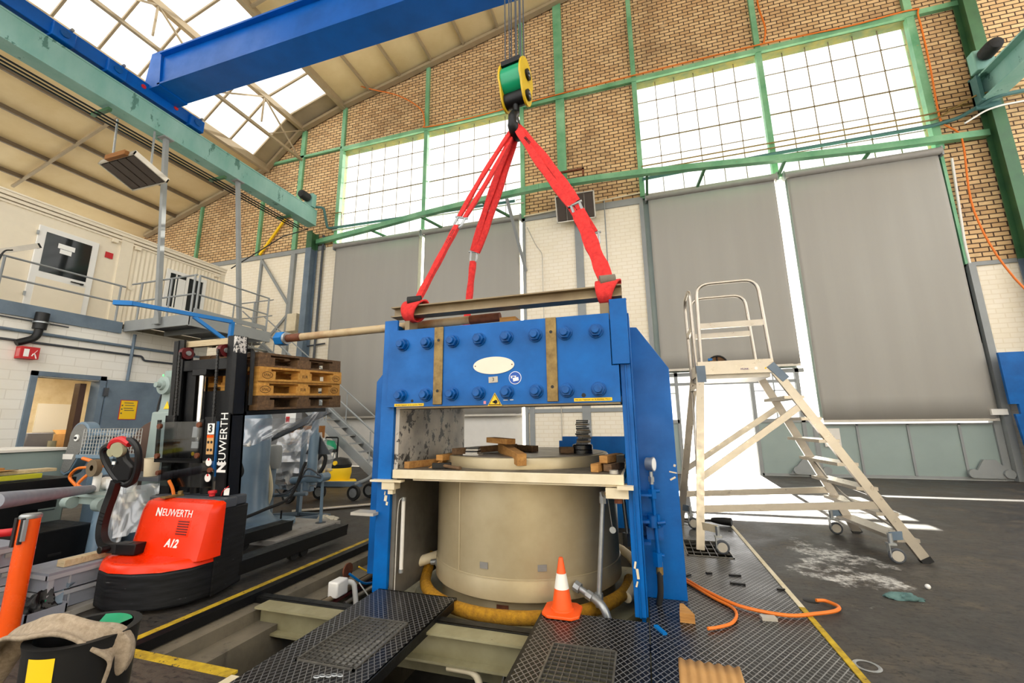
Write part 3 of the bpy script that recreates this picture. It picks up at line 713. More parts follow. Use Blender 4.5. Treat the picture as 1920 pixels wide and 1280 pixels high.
# the blue overhead crane
bc = thing('overhead_crane', 'blue overhead bridge crane spanning the hall', 'crane', (RXL-.2, 6.6, RZ1+.06))
z0 = RZ1+.1; xc = RXL-.05
e = MB(); e.box(xc-.26, xc+.06, -.5, 7.75, z0, z0+.36); obj('end_carriage', e, crane_blue, bc, bevel=.015)
for y in (3.0, 4.55, 5.55, 7.5):
    b = obj('wheel_box', MB().box(xc-.3, xc+.14, y-.2, y+.2, z0-.04, z0+.3), crane_blue, bc, bevel=.02)
    obj('wheel_cap', cyl((xc+.14, y, z0+.14), (xc+.17, y, z0+.14), .09, 16), bolt_blue, b)
    obj('bracket_bolt', cyl((xc+.06, y+.1, z0+.34), (xc+.16, y+.1, z0+.34), .035, 8), galv, b)
for y in (6.15, 6.95): obj('red_cap', cyl((xc+.06, y, z0+.2), (xc+.075, y, z0+.2), .055, 14), sign_red, bc)
gd = MB(); gd.box(-11.5, 9.2, 6.32, 6.36, 10.18, 11.05); gd.box(-11.5, 9.2, 6.90, 6.94, 10.18, 11.05)
gd.box(-11.5, 9.2, 6.26, 6.98, 10.14, 10.19); gd.box(-11.5, 9.2, 6.2, 7.0, 11.05, 11.1); obj('girder', gd, crane_blue, bc)
obj('girder_foot', MB().prism([(-.1, 0), (.5, 0), (.35, 1.1), (0, 1.1)], (-11.9, 6.26, 10.1), (0, .72, 0), U, Z), crane_blue, bc)
g2 = MB(); g2.box(-11.5, 9.2, 2.3, 2.34, 10.18, 11.05); g2.box(-11.5, 9.2, 2.86, 2.9, 10.18, 11.05); g2.box(-11.5, 9.2, 2.2, 2.96, 10.14, 10.19); g2.box(-11.5, 9.2, 2.2, 2.96, 11.05, 11.1)
obj('girder', g2, crane_blue, bc)
obj('trolley', MB().box(-2.2, -.4, 2.5, 6.6, 11.16, 11.5), crane_blue, bc)
# hook block and ropes
HX, HY = -1.28, 4.48
hb = thing('hook_block', 'yellow and green crane hook block hanging on steel ropes', 'hook block', (HX, HY, 5.2))
m = Matrix.Translation((HX, HY, 5.68)) @ Matrix.Rotation(math.radians(-8), 4, 'Z')
pp = [(.22*math.cos(a)*(1 if math.sin(a) > 0 else .82), .34*math.sin(a)+(.0)) for a in [2*PI*i/28 for i in range(28)]]
for s_ in (-1, 1):
    q = MB(); vs = [m @ Vector((s_*.145+dx, y, z)) for dx in (-.012, .012) for y, z in pp]; n = 28
    q.add(vs, [tuple(range(n))[::-1], tuple(range(n, 2*n))]+[(i, (i+1) % n, n+(i+1) % n, n+i) for i in range(n)])
    p = obj('side_plate', q, yel, hb)
    for z in (.1, -.2):
        x0 = s_*.157; c0, c1 = m @ Vector((x0, 0, z)), m @ Vector((x0+s_*.03, 0, z)); obj('axle_cap', cyl(c0, c1, .07, 16), black_st, p)
        for dz in (-.025, .025):
            c0, c1 = m @ Vector((x0+s_*.03, 0, z+dz)), m @ Vector((x0+s_*.04, 0, z+dz)); obj('axle_bolt', cyl(c0, c1, .018, 10), galv, p)
q = MB(); q.cyl(m @ Vector((-.135, 0, .05)), m @ Vector((.135, 0, .05)), .2, 28); obj('sheave_cover', q, hookgreen, hb)
q = MB(); q.box(-.13, .13, -.17, .17, .2, .27, m); obj('rope_guard', q, black_st, hb)
q = MB(); q.cyl(m @ Vector((-.16, 0, -.2)), m @ Vector((.14, 0, -.2)), .1, 20); obj('crosshead', q, black_st, hb)
hk = [(0, 0, -.3), (0, 0, -.42)]+[(0, .105*math.cos(a)-.0, -.56+.125*math.sin(a)) for a in [math.radians(x) for x in (110, 140, 180, 220, 260, 300, 335, 355)]]
hk = [(0, 0, -.28), (0, 0, -.40), (0, -.06, -.46), (0, -.115, -.54), (0, -.11, -.64), (0, -.05, -.71), (0, .03, -.71), (0, .1, -.65), (0, .12, -.57), (0, .11, -.52)]
obj('hook', MB().tube(smooth([m @ Vector(x) for x in hk], 4), [.045]*8+[.055]*8+[.066]*12+[.055]*5+[.04]*3+[.03], 12), black_st, hb)
obj('hook_latch', bar(m @ Vector((0, .1, -.5)), m @ Vector((0, -.0, -.4)), .03, .012), chrome, hb)
for x, y in ((-.1, .1), (-.04, .1), (.02, .1), (.08, .1), (-.1, -.1), (-.04, -.1), (.06, -.1), (.12, -.1)):
    a = m @ Vector((x, y, .1)); obj('wire_rope', cyl(a, (a.x, a.y, 11.2), .009, 6), grey_dk, hb)
# ================================================================ THE PRESS
PY = 3.46
pr = thing('hydraulic_press', 'big blue hydraulic press over the pit, its front beam studded with bolts', 'press', (-1.23, 4.2, 0))
bp = MB(); bp.prism([(-2.30, 1.563), (-.155, 1.563), (-.155, 1.858), (-.212, 1.858), (-.212, 2.298), (-2.205, 2.298), (-2.205, 2.3), (-2.30, 2.3)], (0, PY, 0), (0, .06, 0), U, Z)
fb = obj('front_plate', bp, press_blue, pr, bevel=.006)
body = MB(); body.box(-2.2, -.16, PY+.06, 5.0, 1.62, 2.26); obj('beam_body', body, press_blue, pr)
obj('underside_strip', box(-2.2, -.16, PY+.01, PY+.3, 1.548, 1.566), tan_steel, pr)
for i in range(8):
    for z in (2.152, 1.668):
        x = -2.147+.2605*i
        b = MB().cyl((x, PY, z), (x, PY-.012, z), .062, 20).hexn((x, PY-.01, z), (0, -1, 0), .054, .045).cyl((x, PY-.05, z), (x, PY-.085, z), .033, 16)
        obj('bolt', b, bolt_blue, pr, bevel=.004)
for x0, x1 in ((-1.813, -1.722), (-.75, -.657)):
    s_ = obj('wear_strip', box(x0, x1, PY-.014, PY, 1.578, 2.297), brass, pr, bevel=.003)
    h = MB()
    for z in (1.70, 2.17): h.cyl(((x0+x1)/2, PY-.016, z), ((x0+x1)/2, PY-.012, z), .014, 10)
    obj('screw_hole', h, ink, s_)
ov = MB(); ov.cyl((-1.229, PY, 1.908), (-1.229, PY-.006, 1.908), 1, 40); ov.v = [(-1.229+(x+1.229)*.192, y, 1.908+(z-1.908)*.077) for x, y, z in ov.v]
o = obj('oval_nameplate', ov, taupe, pr); h = MB()
for dx in (-.172, .172): h.cyl((-1.229+dx, PY-.0065, 1.908), (-1.229+dx, PY-.0085, 1.908), .006, 8)
obj('rivet_hole', h, rusty, o)
o = obj('number_tag', cbox((-1.232, PY-.003, 1.782), (.085, .005, .052), ry=-.05), M('grey_tag', (196, 188, 170), .6), pr)
text('lettering', '3', .045, (-1.232, PY-.006, 1.782), U, Z, ink, o, .0006)
o = obj('manual_sign', cyl((-1.031, PY, 1.79), (-1.031, PY-.004, 1.79), .056, 32), sign_wh, pr)
obj('sign_disc', cyl((-1.031, PY-.003, 1.79), (-1.031, PY-.006, 1.79), .051, 32), sign_blue, o)
bk = MB()
bk.cbox((-1.024, PY-.0075, 1.777), (.05, .003, .03), ry=-.15); bk.cbox((-1.045, PY-.0075, 1.805), (.05, .003, .006)); bk.cbox((-1.062, PY-.0075, 1.796), (.012, .003, .02)); bk.cbox((-1.028, PY-.0075, 1.8), (.012, .003, .012))
obj('booklet_symbol', bk, sign_wh, o)
tr = lambda r, y, zc=1.607: MB().prism([(-r, -r*.8), (r, -r*.8), (0, r*.93)], (-1.218, y, zc), (0, -.003, 0), U, Z)
o = obj('crush_warning_sign', tr(.066, PY), sign_yel, pr); obj('sign_border', tr(.057, PY-.002), ink, o); obj('sign_face', tr(.047, PY-.004, 1.606), sign_yel, o)
hw = MB(); hw.cyl((-1.208, PY-.007, 1.588), (-1.208, PY-.009, 1.588), .017, 12); hw.box(-1.236, -1.208, PY-.009, PY-.007, 1.58, 1.594); obj('hand_symbol', hw, ink, o)
obj('pink_label', box(-1.322, -1.3, PY-.003, PY, 1.572, 1.598), M('pink_label_paper', (230, 150, 160), .6), pr)
ym = MB(); ym.box(-1.14, -1.1, PY-.002, PY, 1.598, 1.604); ym.box(-1.08, -1.05, PY-.002, PY, 1.598, 1.606); obj('paint_scuff', ym, white_pt, pr)
for x0, x1, zc, sz in ((-2.215, -1.908, 1.581, .026), (-.528, -.222, 1.587, .0262)):
    o = obj('caution_strip', box(x0, x1, PY-.003, PY, zc-.013, zc+.013), sign_yel, pr)
    text('lettering', "Ne pas s'appuyer sur la machine. Merci", .0178, ((x0+x1)/2, PY-.0035, zc), U, Z, ink, o, .0006)
h = MB(); h.cyl((-2.03, PY-.002, 1.617), (-2.03, PY, 1.617), .014, 12); h.cyl((-.448, PY-.002, 1.623), (-.448, PY, 1.623), .018, 12); obj('bolt_hole', h, ink, pr)
# posts: front flanges, webs, wings
for side, a, b, sx in (('l', -2.39, -2.245, 1), ('r', -.148, -.066, -1)):
    p = MB(); p.box(a, b, 3.5, 3.53, -.05 if sx > 0 else 0, 2.415)
    wx = (a+.02) if sx > 0 else (b-.02)
    p.box(wx-.015, wx+.015, 3.53, 4.9, -.05, 2.41); p.box(wx-.1, wx+.1, 4.86, 4.9, -.05, 2.41)
    if sx > 0: p.box(b-.03, b, 3.53, 3.62, 0, 1.7)
    else: p.box(-.112, -.102, 3.485, 3.5, 0, 1.86); p.box(-.066, -.054, 3.52, 3.7, 0, 2.3); p.box(-.205, -.066, PY, 3.5, 1.866, 2.415)
    obj('post', p, press_blue, pr, bevel=.004)
    if sx > 0: pl = [(-2.385, 2.2), (-2.61, 2.0), (-2.73, 1.86), (-2.73, -.05), (-2.385, -.05)]
    else: pl = [(-.07, 0), (.25, 0), (.25, 1.866), (.0, 2.255), (-.07, 2.26)]
    obj('wing_plate', prism(pl, (0, 3.9, 0), (0, .045, 0), U, Z), press_blue, pr, bevel=.004)
chip = MB()
for x, z, w_, h_ in ((-2.29, .745, .028, .05), (-2.275, .70, .02, .03), (-2.3, .79, .012, .03)): chip.cbox((x, 3.498, z), (w_, .003, h_), ry=.15)
obj('paint_chip', chip, cream, pr)
chip = MB()
for x, z, w_, h_, r in ((.215, .985, .06, .01, .2), (.21, .935, .05, .014, -.5), (.232, 1.04, .018, .02, .3)): chip.cbox((x, 3.898, z), (w_, .003, h_), ry=r)
obj('paint_chip', chip, cream, pr)
chip = MB()
for x, z, w_, h_, r in ((-.125, .36, .014, .05, .2), (-.11, .3, .018, .07, -.1), (-.12, .23, .012, .04, .3)): chip.cbox((x, 3.484, z), (w_, .003, h_), ry=r)
obj('paint_chip', chip, cream, pr)
gal = M('smeared_grey_side_plate', (206, 196, 180), .5, scale=2.2, c2=(150, 146, 140), chips=(58, 54, 50), chip=.545, chipscale=6)
obj('side_plate', box(-2.24, -2.2, 3.53, 5.06, .93, 1.6), gal, pr); obj('lower_side_plate', box(-2.24, -2.2, 3.53, 5.06, -.1, .93), M('shaded_grey_plate', (104, 100, 92), .5, scale=3, c2=(80, 77, 70)), pr)  # lower half darker: shade below the bed put into its colour
obj('rear_plate', box(-2.3, -.15, 5.0, 5.06, 1.6, 2.3), press_blue, pr)
obj('bed', box(-2.2, -.17, 3.45, 5.0, .927, 1.003), cream, pr, bevel=.004)
obj('bed_top', box(-2.18, -.19, 3.47, 4.98, 1.003, 1.006), M('greasy_bed_top', (108, 100, 88), .5, scale=6, c2=(74, 68, 60)), pr)
rl = MB(); rl.box(-2.0, -.2, 3.47, 3.55, .912, .927); rl.box(-.22, -.1, 3.4, 3.6, .9, .925); obj('bed_rail', rl, cream, pr)
br = MB(); br.box(-2.42, -2.1, 3.43, 3.5, .895, .912); br.box(-2.3, -2.17, 3.44, 3.54, .83, .895); br.box(-2.24, -2.19, 3.45, 3.5, .79, .83); obj('bed_bracket', br, cream, pr)
br = MB(); br.box(-.31, -.14, 3.44, 3.56, .83, .905); obj('bed_bracket', br, cream, pr)
br = MB(); br.hexn((-.22, 3.5, .83), (0, 0, -1), .035, .04); obj('bracket_nut', br, rusty, pr)
# cylinder below, with skirt band, seam, base
DX, DY = -1.22, 4.48
dr = obj('cylinder', lathe([(0, .92), (.9, .92), (.92, .9), (.92, .15), (.926, .145), (.926, .13), (.93, .12), (.93, -.02), (.9, -.04), (.86, -.05), (.86, -.24), (0, -.24)], (DX, DY, 0), 72), tank, pr)
obj('weld_seam', bar((DX-.0, 0, 0), (DX, 0, 1), .001, .001) if False else MB().bar((DX+.921*math.cos(-2.02), DY+.921*math.sin(-2.02), .14), (DX+.921*math.cos(-2.02), DY+.921*math.sin(-2.02), .9), .012, .012), tank, dr)
obj('neck_ring', lathe([(.84, .9), (.74, .9), (.74, .93), (.86, .93), (.86, .905)], (DX, DY, 0), 64), white_pt, dr)
for a in (-1.72, -1.18):
    c, s_ = math.cos(a), math.sin(a); obj('grey_patch', cbox((DX+.924*c, DY+.924*s_, .235), (.075, .006, .05), rz=a+PI/2), M('grey_tape_patch', (132, 130, 126), .6, scale=40), dr)
obj('rust_patch', MB().lathe([(.866, -.19), (.866, -.07)], (DX, DY, 0), 6, a0=-1.62, a1=-1.50), rusty, dr)
obj('base_flange', lathe([(0, -.2), (1.12, -.2), (1.14, -.23), (1.14, -.3), (0, -.3)], (DX, DY, 0), 64), beam_green, pr)
obj('base_plate', box(-2.6, .1, 3.1, 5.6, -.36, -.3), beam_green, pr)
ld = obj('turntable', lathe([(0, 1.0), (.86, 1.0), (.86, 1.085), (.85, 1.1), (.835, 1.103), (0, 1.103)], (DX, DY, 0), 72), tank, pr)
obj('turntable_face', lathe([(0, 1.108), (.81, 1.108), (.82, 1.1)], (DX, DY, 0), 64), M('oily_table_face', (120, 112, 102), .35, 0, scale=3, c2=(62, 58, 54), stretch=(1, 3, 1)), ld)
# gauge line on the right wing
gx, gy = .035, 3.82
gd_ = Vector((.94, -.34, 0)); gc = Vector((gx, gy-.04, 1.06))
g = obj('pressure_gauge', MB().tube([gc-gd_*.03, gc+gd_*.02, gc+gd_*.021, gc+gd_*.032], [.052, .052, .058, .058], 24), galv, pr)
obj('dial', cyl(gc+gd_*.032, gc+gd_*.034, .05, 20), sign_wh, g)
obj('gauge_stem', MB().cyl((gx, gy-.04, 1.0), (gx, gy-.04, .9), .018, 10).hexn((gx, gy-.04, .96), (0, 0, -1), .026, .04), galv, g)
v = MB(); v.cyl((gx, gy-.04, .9), (gx+.015, gy-.04, .3), .014, 8); v.hexn((gx, gy-.04, .86), (0, 0, -1), .035, .07)
v.cyl((gx-.02, gy-.04, .84), (gx+.06, gy-.05, .85), .012, 8); v.hexn((gx+.005, gy-.04, .38), (0, 0, -1), .04, .1); v.cyl((gx-.03, gy-.04, .36), (gx+.06, gy-.05, .36), .014, 8)
v.hexn((gx+.03, gy-.02, .66), (0, 0, -1), .02, .1); obj('valve_line', v, press_blue, pr)
v = MB(); v.box(-.03, .1, gy-.03, 3.9, .47, .57); v.cyl((.02, gy-.04, .57), (.02, gy-.04, .66), .04, 14); v.cyl((.06, gy-.05, .6), (.12, gy-.05, .61), .016, 8); v.box(-.06, .0, 3.7, 3.9, .45, .47); v.box(-.06, .0, 3.7, 3.9, .61, .63)
obj('pump_block', v, bolt_blue, pr); obj('bracket_shelf', box(-.055, .03, 3.7, 3.9, .815, .83), press_blue, pr)
obj('gauge_hose', MB().tube(smooth([(gx+.015, gy-.04, .3), (gx+.01, gy-.05, .1), (gx-.01, gy-.04, 0.0)]), .024, 10), rubber, pr)
obj('hose_end', cyl((gx+.015, gy-.04, .31), (gx+.015, gy-.04, .22), .027, 12), brass, pr)
# tube lamp inside the left post, and cables
l = obj('tube_lamp', cyl((-2.165, 3.6, .72), (-2.165, 3.6, .12), .018, 12), white_pt, pr)
obj('lamp_cap', MB().cyl((-2.165, 3.6, .74), (-2.165, 3.6, .71), .021, 12).cyl((-2.165, 3.6, .13), (-2.165, 3.6, .1), .021, 12), galv, l)
obj('lamp_cable', tube(smooth([(-2.165, 3.6, .74), (-2.2, 3.58, .7), (-2.2, 3.56, .5), (-2.2, 3.56, -.1)]), .005, 6), plastic_w, l)
# water pipe at the right
wp = MB(); wp.cyl((-.36, 3.75, .8), (-.43, 3.72, .02), .02, 12); obj('riser_pipe', wp, galv, pr)
q = MB(); q.hexn((-.36, 3.75, .80), (0, 0, -1), .034, .06, 8); q.hexn((-.36, 3.75, .80), (0, 0, 1), .03, .03, 8); q.cyl((-.36, 3.75, .82), (-.32, 3.66, .83), .022, 12); q.hexn((-.34, 3.7, .825), (.4, -.9, 0), .032, .05, 8); obj('pipe_valve', q, galv, pr)
obj('brass_plug', MB().cyl((-.32, 3.655, .83), (-.312, 3.635, .83), .02, 12), M('bright_brass', (200, 150, 60), .3, .8), pr)
o = obj('hanging_tag', cyl((-.29, 3.68, .55), (-.29, 3.676, .55), .026, 16), galv, pr); obj('tag_wire', cyl((-.315, 3.67, .8), (-.292, 3.677, .57), .003, 5), galv, o)
q = MB(); q.cyl((-.62, 3.72, .1), (-.45, 3.66, .03), .025, 12); q.hexn((-.62, 3.72, .1), (.17, -.06, -.07), .042, .05, 8); q.hexn((-.52, 3.68, .06), (.17, -.06, -.07), .036, .05, 8)
q.tube(rounded([(-.47, 3.67, .04), (-.38, 3.6, .01), (-.33, 3.58, -.14)], .07), .032, 12); q.hexn((-.335, 3.58, -.08), (0, 0, -1), .045, .05, 8); q.hexn((-.43, 3.72, .06), (0, 0, -1), .034, .1, 8)
obj('drain_elbow', q, galv, pr)
obj('red_tap', MB().hexn((-.47, 3.64, -.1), (.3, -.9, .2), .016, .04, 6), sign_red, pr)
q = MB(); q.cyl((-.25, 4.6, .8), (-.22, 4.6, .3), .02, 10); q.hexn((-.22, 4.6, .32), (0, 0, -1), .05, .12, 4); obj('rear_spindle', q, galv, pr)
# flexible hoses around the cylinder
hp = [(DX+1.0*math.cos(a), DY-.05+1.03*math.sin(a), -.07) for a in [math.radians(x) for x in range(202, 365, 7)]]
t = thing('flexible_hose', 'yellow ribbed hose wrapped round the foot of the press cylinder', 'hose', (DX, DY-1.05, -.12))
obj('hose', tube([(DX-.98, 4.25, .07)]+hp, .052, 12), yellow_hose, t); obj('hose_clamp', MB().cyl((-2.0, 4.03, .08), (-1.93, 3.97, .05), .05, 12).cyl((-2.1, 4.05, .06), (-2.02, 4.06, .07), .025, 8), galv, t)
t = thing('hose_end', 'cream hose with pointed end sticking out left of the press cylinder', 'hose', (-2.1, 4.1, .0))
obj('hose', tube(smooth([(-2.3, 3.98, .05), (-2.2, 4.05, .07), (-2.08, 4.2, .09), (-2.0, 4.45, .08), (-2.0, 4.7, .05)]), [.02]+[.05]*24, 12), cream, t); obj('hose_mouth', cyl((-2.3, 3.975, .05), (-2.315, 3.965, .049), .021, 10), ink, t)
single('hose_loop', tube([(DX+1.08*math.cos(a), DY+.05+1.1*math.sin(a), -.04+.06*math.sin(2*a)) for a in [math.radians(x) for x in range(-24, 60, 8)]], .045, 12), cream, 'cream hose curling behind the right foot of the press cylinder', 'hose')
# lifting beams and tie rod on top
def lifting_beam(y, label, z=2.465):
    t = thing('lifting_beam', label, 'steel beam', (-1.2, y, z), group=None); g = MB(); g.ibeam((-2.36, y, z+.053), (-.1, y, z+.053), .14, .106, .012, .01); obj('beam', g, tan_steel, t)
    for x in (-2.12, -.22): obj('pad_roll', cyl((x-.06, y-.05, z+.155), (x+.07, y-.02, z+.165), .048, 14), rubber if x < -1 else M_tag, t)
M_tag = M('grey_felt', (120, 112, 100), .9, scale=30)
lifting_beam(3.62, 'tan steel lifting beam lying along the front top of the press'); lifting_beam(5.0, 'tan steel lifting beam along the rear top, hidden behind the front one', 2.42)
for q in ((-.29, -.215, 3.56, 3.72, 2.26, 2.465), (-2.2, -2.15, 3.56, 3.72, 2.26, 2.465), (-2.2, -.2, 4.9, 5.1, 2.26, 2.42)): obj('top_packing', box(*q), tan_steel, pr)
t = thing('tie_rod', 'long rusty cream tie rod with blue nut jutting left from the press top', 'rod', (-2.6, 3.8, 2.35))
obj('rod', cyl((-3.98, 3.8, 2.405), (-1.55, 3.8, 2.435), .043, 18), rod_mat, t); obj('rod_end', cyl((-1.6, 3.8, 2.434), (-1.28, 3.8, 2.438), .046, 18), rusty, t)
obj('nut', MB().hexn((-3.93, 3.8, 2.405), (-1, 0, 0), .085, .11), rail_blue, t, bevel=.006); obj('washer', cyl((-3.93, 3.8, 2.405), (-3.9, 3.8, 2.405), .07, 20), galv, t)
obj('thread', cyl((-3.9, 3.8, 2.405), (-3.7, 3.8, 2.408), .046, 16), rusty, t)
pb = obj('wooden_packer', box(-1.26, -1.1, 3.72, 3.9, 2.31, 2.41), wood_x, pr); pb['label'] = 'short wooden packer block'
obj('rod_support', box(-2.15, -2.05, 3.72, 3.88, 2.26, 2.36), tan_steel, pr)
# slings
SL = sling
def strap(a, b, w, th=.03, wob=0): 
    a, b = Vector(a), Vector(b); n = 10; d = (b-a); side = d.cross(Vector((0, 1, 0))).normalized()
    pts = [a+d*(i/n)+side*(wob*math.sin(PI*i/n)) for i in range(n+1)]
    m = MB(); vs = []; up = d.cross(side).normalized()
    for i, p in enumerate(pts):
        ww = w*(1+.12*math.sin(i*1.7))/2
        prof_ = [(-ww, -th/2), (-ww*.3, -th/2*1.35), (ww*.35, -th/2*1.2), (ww, -th/2), (ww, th/2), (ww*.3, th/2*1.35), (-ww*.35, th/2*1.2), (-ww, th/2)]
        vs += [p+side*x+up*y for x, y in prof_]
    fs = [(i*8+j, i*8+(j+1) % 8, (i+1)*8+(j+1) % 8, (i+1)*8+j) for i in range(n) for j in range(8)]
    return m.add(vs, fs, True)
def shackle(t, p, d):
    p, d = Vector(p), Vector(d).normalized(); x = d.cross(Vector((0, 1, 0))).normalized(); pts = [p+x*.045-d*.05]+[p+x*(.045*math.cos(a))+d*(.05+.05*math.sin(a)) for a in [PI*i/8 for i in range(9)]]+[p-x*.045-d*.05]
    s_ = obj('shackle', tube(pts, .014, 8), galv, t); obj('shackle_pin', cyl(p+x*.075-d*.05, p-x*.075-d*.05, .014, 8), galv, s_)
def lift_sling(label, top, mid, bot, y0, beamz, wid, mark=None):
    t = thing('lifting_sling', label, 'sling', bot, group=None)
    T, Mi, Bo = Vector(top), Vector(mid), Vector(bot); d = (Mi-T).normalized(); sd = d.cross(Vector((0, 1, 0))).normalized()
    for k in (-1, 1): obj('upper_strand', strap(T+sd*.01*k+Vector((0, .02*k, 0)), Mi-d*.05+sd*.035*k, wid[0], .03, .02*k), SL, t)
    if mark: text('lettering', mark[0], .045, mark[1], mark[2], mark[3], ink, t, .002)
    shackle(t, Mi, Bo-Mi); e = (Bo-Mi).normalized()
    obj('lower_strand', strap(Mi+e*.08, Bo, wid[1], .05), SL, t)
    # choke loop round the beam
    x, y, z = bot; pts = []; m = MB()
    def lp(u, v):
        a = 2*PI*u; cx, cz = .1*math.cos(a), .1*math.sin(a)
        return (x+(v-.5)*.15+.06*math.sin(a)*(v-.3)+.02*math.cos(a), y0+cx*(1.0), beamz+cz*1.05+.02*math.cos(6*u))
    m.grid(lp, 20, 5); obj('choker_loop', m, SL, t, solid=.018)
hx, hz = HX, 4.99
lift_sling('red webbing sling leg to the left front corner of the press', (HX-.05, 4.46, 5.0), (-1.80, 3.95, 3.62), (-2.13, 3.64, 2.62), 3.62, 2.525, (.05, .055), ('WLL 5000', (-1.865, 3.85, 3.4), (.3, .28, .92), (-.92, 0, .3)))
lift_sling('wide red webbing sling leg to the right front corner of the press', (HX+.02, 4.44, 5.05), (-.50, 3.92, 3.55), (-.22, 3.64, 2.63), 3.62, 2.525, (.085, .13), ('5000 KG', (-1.09, 4.27, 4.7), (.47, -.28, -.84), (.87, 0, .48)))
lift_sling('red webbing sling leg running down behind the beam, rear left', (HX-.03, 4.5, 5.0), (-2.02, 4.9, 3.62), (-2.17, 5.0, 2.6), 5.0, 2.47, (.085, .075))
lift_sling('red webbing sling leg running to the rear right, partly behind the front right leg', (HX+.05, 4.5, 5.05), (-.40, 4.8, 3.6), (-.33, 5.0, 2.6), 5.0, 2.47, (.07, .07))
# ================================================================ PIT COVERS, BEAMS, FLOOR ITEMS
def plate(name, label, x0, x1, y0, y1, z, holes=(), rot=None, cat='floor plate'):
    """tread plate with rectangular cut-outs closed by bar gratings"""
    t = thing(name, label, cat, ((x0+x1)/2, (y0+y1)/2, z-.02)); m = MB()
    xs = sorted({x0, x1, *[h[0] for h in holes], *[h[1] for h in holes]}); ys = sorted({y0, y1, *[h[2] for h in holes], *[h[3] for h in holes]})
    for a, b in zip(xs, xs[1:]):
        for c, d in zip(ys, ys[1:]):
            if any(h[0] <= a and b <= h[1] and h[2] <= c and d <= h[3] for h in holes): continue
            m.box(a, b, c, d, z-.012, z)
    obj('tread_sheet', m, tread, t)
    for h in holes:
        f = MB(); w = .012
        for q in ((h[0], h[1], h[2], h[2]+w), (h[0], h[1], h[3]-w, h[3]), (h[0], h[0]+w, h[2], h[3]), (h[1]-w, h[1], h[2], h[3])): f.box(*q, z-.03, z+.008)
        nx, ny = h[4], h[5]
        for i in range(1, nx): x = h[0]+(h[1]-h[0])*i/nx; f.box(x-.0022, x+.0022, h[2], h[3], z-.008, z+.004)
        for i in range(1, ny): y = h[2]+(h[3]-h[2])*i/ny; f.box(h[0], h[1], y-.0022, y+.0022, z-.012, z+.003)
        obj('grating', f, grate, t)
    return t
grate = M('worn_grating_steel', (118, 115, 108), .35, .5, var=.4, scale=20)
p = plate('tread_plate', 'tread plate walkway with long grating left of the pit beam', -2.3, -1.56, .75, 3.47, .0, [(-2.12, -1.70, 2.35, 2.97, 9, 18)])
obj('plate_edge', MB().box(-1.57, -1.55, .75, 3.4, -.06, 0).box(-2.3, -1.56, 3.46, 3.475, -.05, 0), black_st, p)
ch = MB()
for i in range(5): ch.tube([(-1.86+.03*i+.018*math.cos(a), 2.235+.012*i+.01*math.sin(a), .008+.004*(i % 2)) for a in [PI*j/4 for j in range(8)]], .004, 5, close=True)
single('chain', ch, galv, 'short silver chain lying on the tread plate below the left grating', 'chain')
p = plate('tread_plate', 'tread plate under the traffic cone with a square mesh grating', -.81, -.053, .75, 3.44, .0, [(-.655, -.245, 2.45, 2.985, 10, 12)])
obj('plate_edge', box(-.83, -.81, .75, 3.43, -.06, 0), black_st, p)
p = plate('tread_plate', 'large tread plate strip along the right of the press to the ladder', -.045, 1.045, .75, 6.87, .002, [(.36, .82, 5.15, 5.79, 6, 4)])
single('floor_bracket', box(-2.3, -2.36, 1.2, 2.13, -.03, .0), wline, 'pale kerb strip beside the yellow line at the left plate', 'kerb')
# beams bridging the pit
t = thing('pit_beam', 'grey-green steel beam bridging the pit under a black rail', 'steel beam', (-2, 3.0, -.5))
g = MB(); g.ibeam((-3.1, 3.02, -.125), (.9, 3.02, -.125), .15, .19, .016, .012); obj('beam', g, beam_green, t)
obj('angle_rail', MB().box(-3.32, .9, 3.1, 3.18, -.08, -.022).box(-3.32, .9, 3.09, 3.11, -.1, -.022), black_st, t)
t = thing('pit_beam', 'second steel beam across the pit bottom under the plates', 'steel beam', (-2, 1.6, -.5)); g = MB(); g.ibeam((-2.3, 1.5, -.14), (.9, 1.5, -.14), .15, .19, .016, .012); obj('beam', g, beam_green, t)
# services on the pit wall
def single_tube(pts, r, m, label, name, cat, n=8): return single(name, tube(pts, r, n), m, label, cat)
for i, (z, r, m, lab, x) in enumerate(((-.28, .022, alu, 'upper silver pipe along the pit wall', -2.86), (-.40, .022, alu, 'lower silver pipe along the pit wall', -2.82), (-.22, .02, red_dk, 'dark red pipe along the pit wall', -2.88), (-.17, .025, brown_st, 'brown pipe along the top of the pit wall', -2.87))):
    single('pit_pipe', cyl((x, 3.3 if i > 1 else 3.75, z), (x, 6.6, z), r, 10), m, lab, 'pipe')
t = thing('junction_box', 'white junction box on the pit wall with bent grey conduit', 'electrical box', (-2.88, 3.66, -.15))
obj('box', box(-2.91, -2.8, 3.56, 3.72, -.17, -.03), plastic_w, t, bevel=.015)
obj('conduit', tube(rounded([(-2.86, 3.72, -.08), (-2.8, 3.8, -.1), (-2.76, 3.8, -.3), (-2.76, 3.8, -.5)], .06), .025, 10), plastic_w, t)
obj('wall_hole', cyl((-2.925, 3.85, -.02), (-2.91, 3.85, -.02), .07, 18), rusty, t)
cable([(-2.9, 3.85, -.05), (-2.8, 4.0, -.18), (-2.78, 4.3, -.2), (-2.84, 4.8, -.16)], .012, rail_blue, 'blue cable leaving the rusty hole in the pit wall')
cable([(-2.74, 3.8, -.1), (-2.66, 3.9, -.3), (-2.7, 3.95, -.45), (-2.78, 3.85, -.38)], .006, plastic_w, 'thin white wire looping off the pit junction box')
cable([(-2.9, 4.0, -.03), (-2.86, 4.1, -.1), (-2.86, 4.2, -.12)], .008, sign_yel, 'short yellow wire tied to the pit wall pipe')
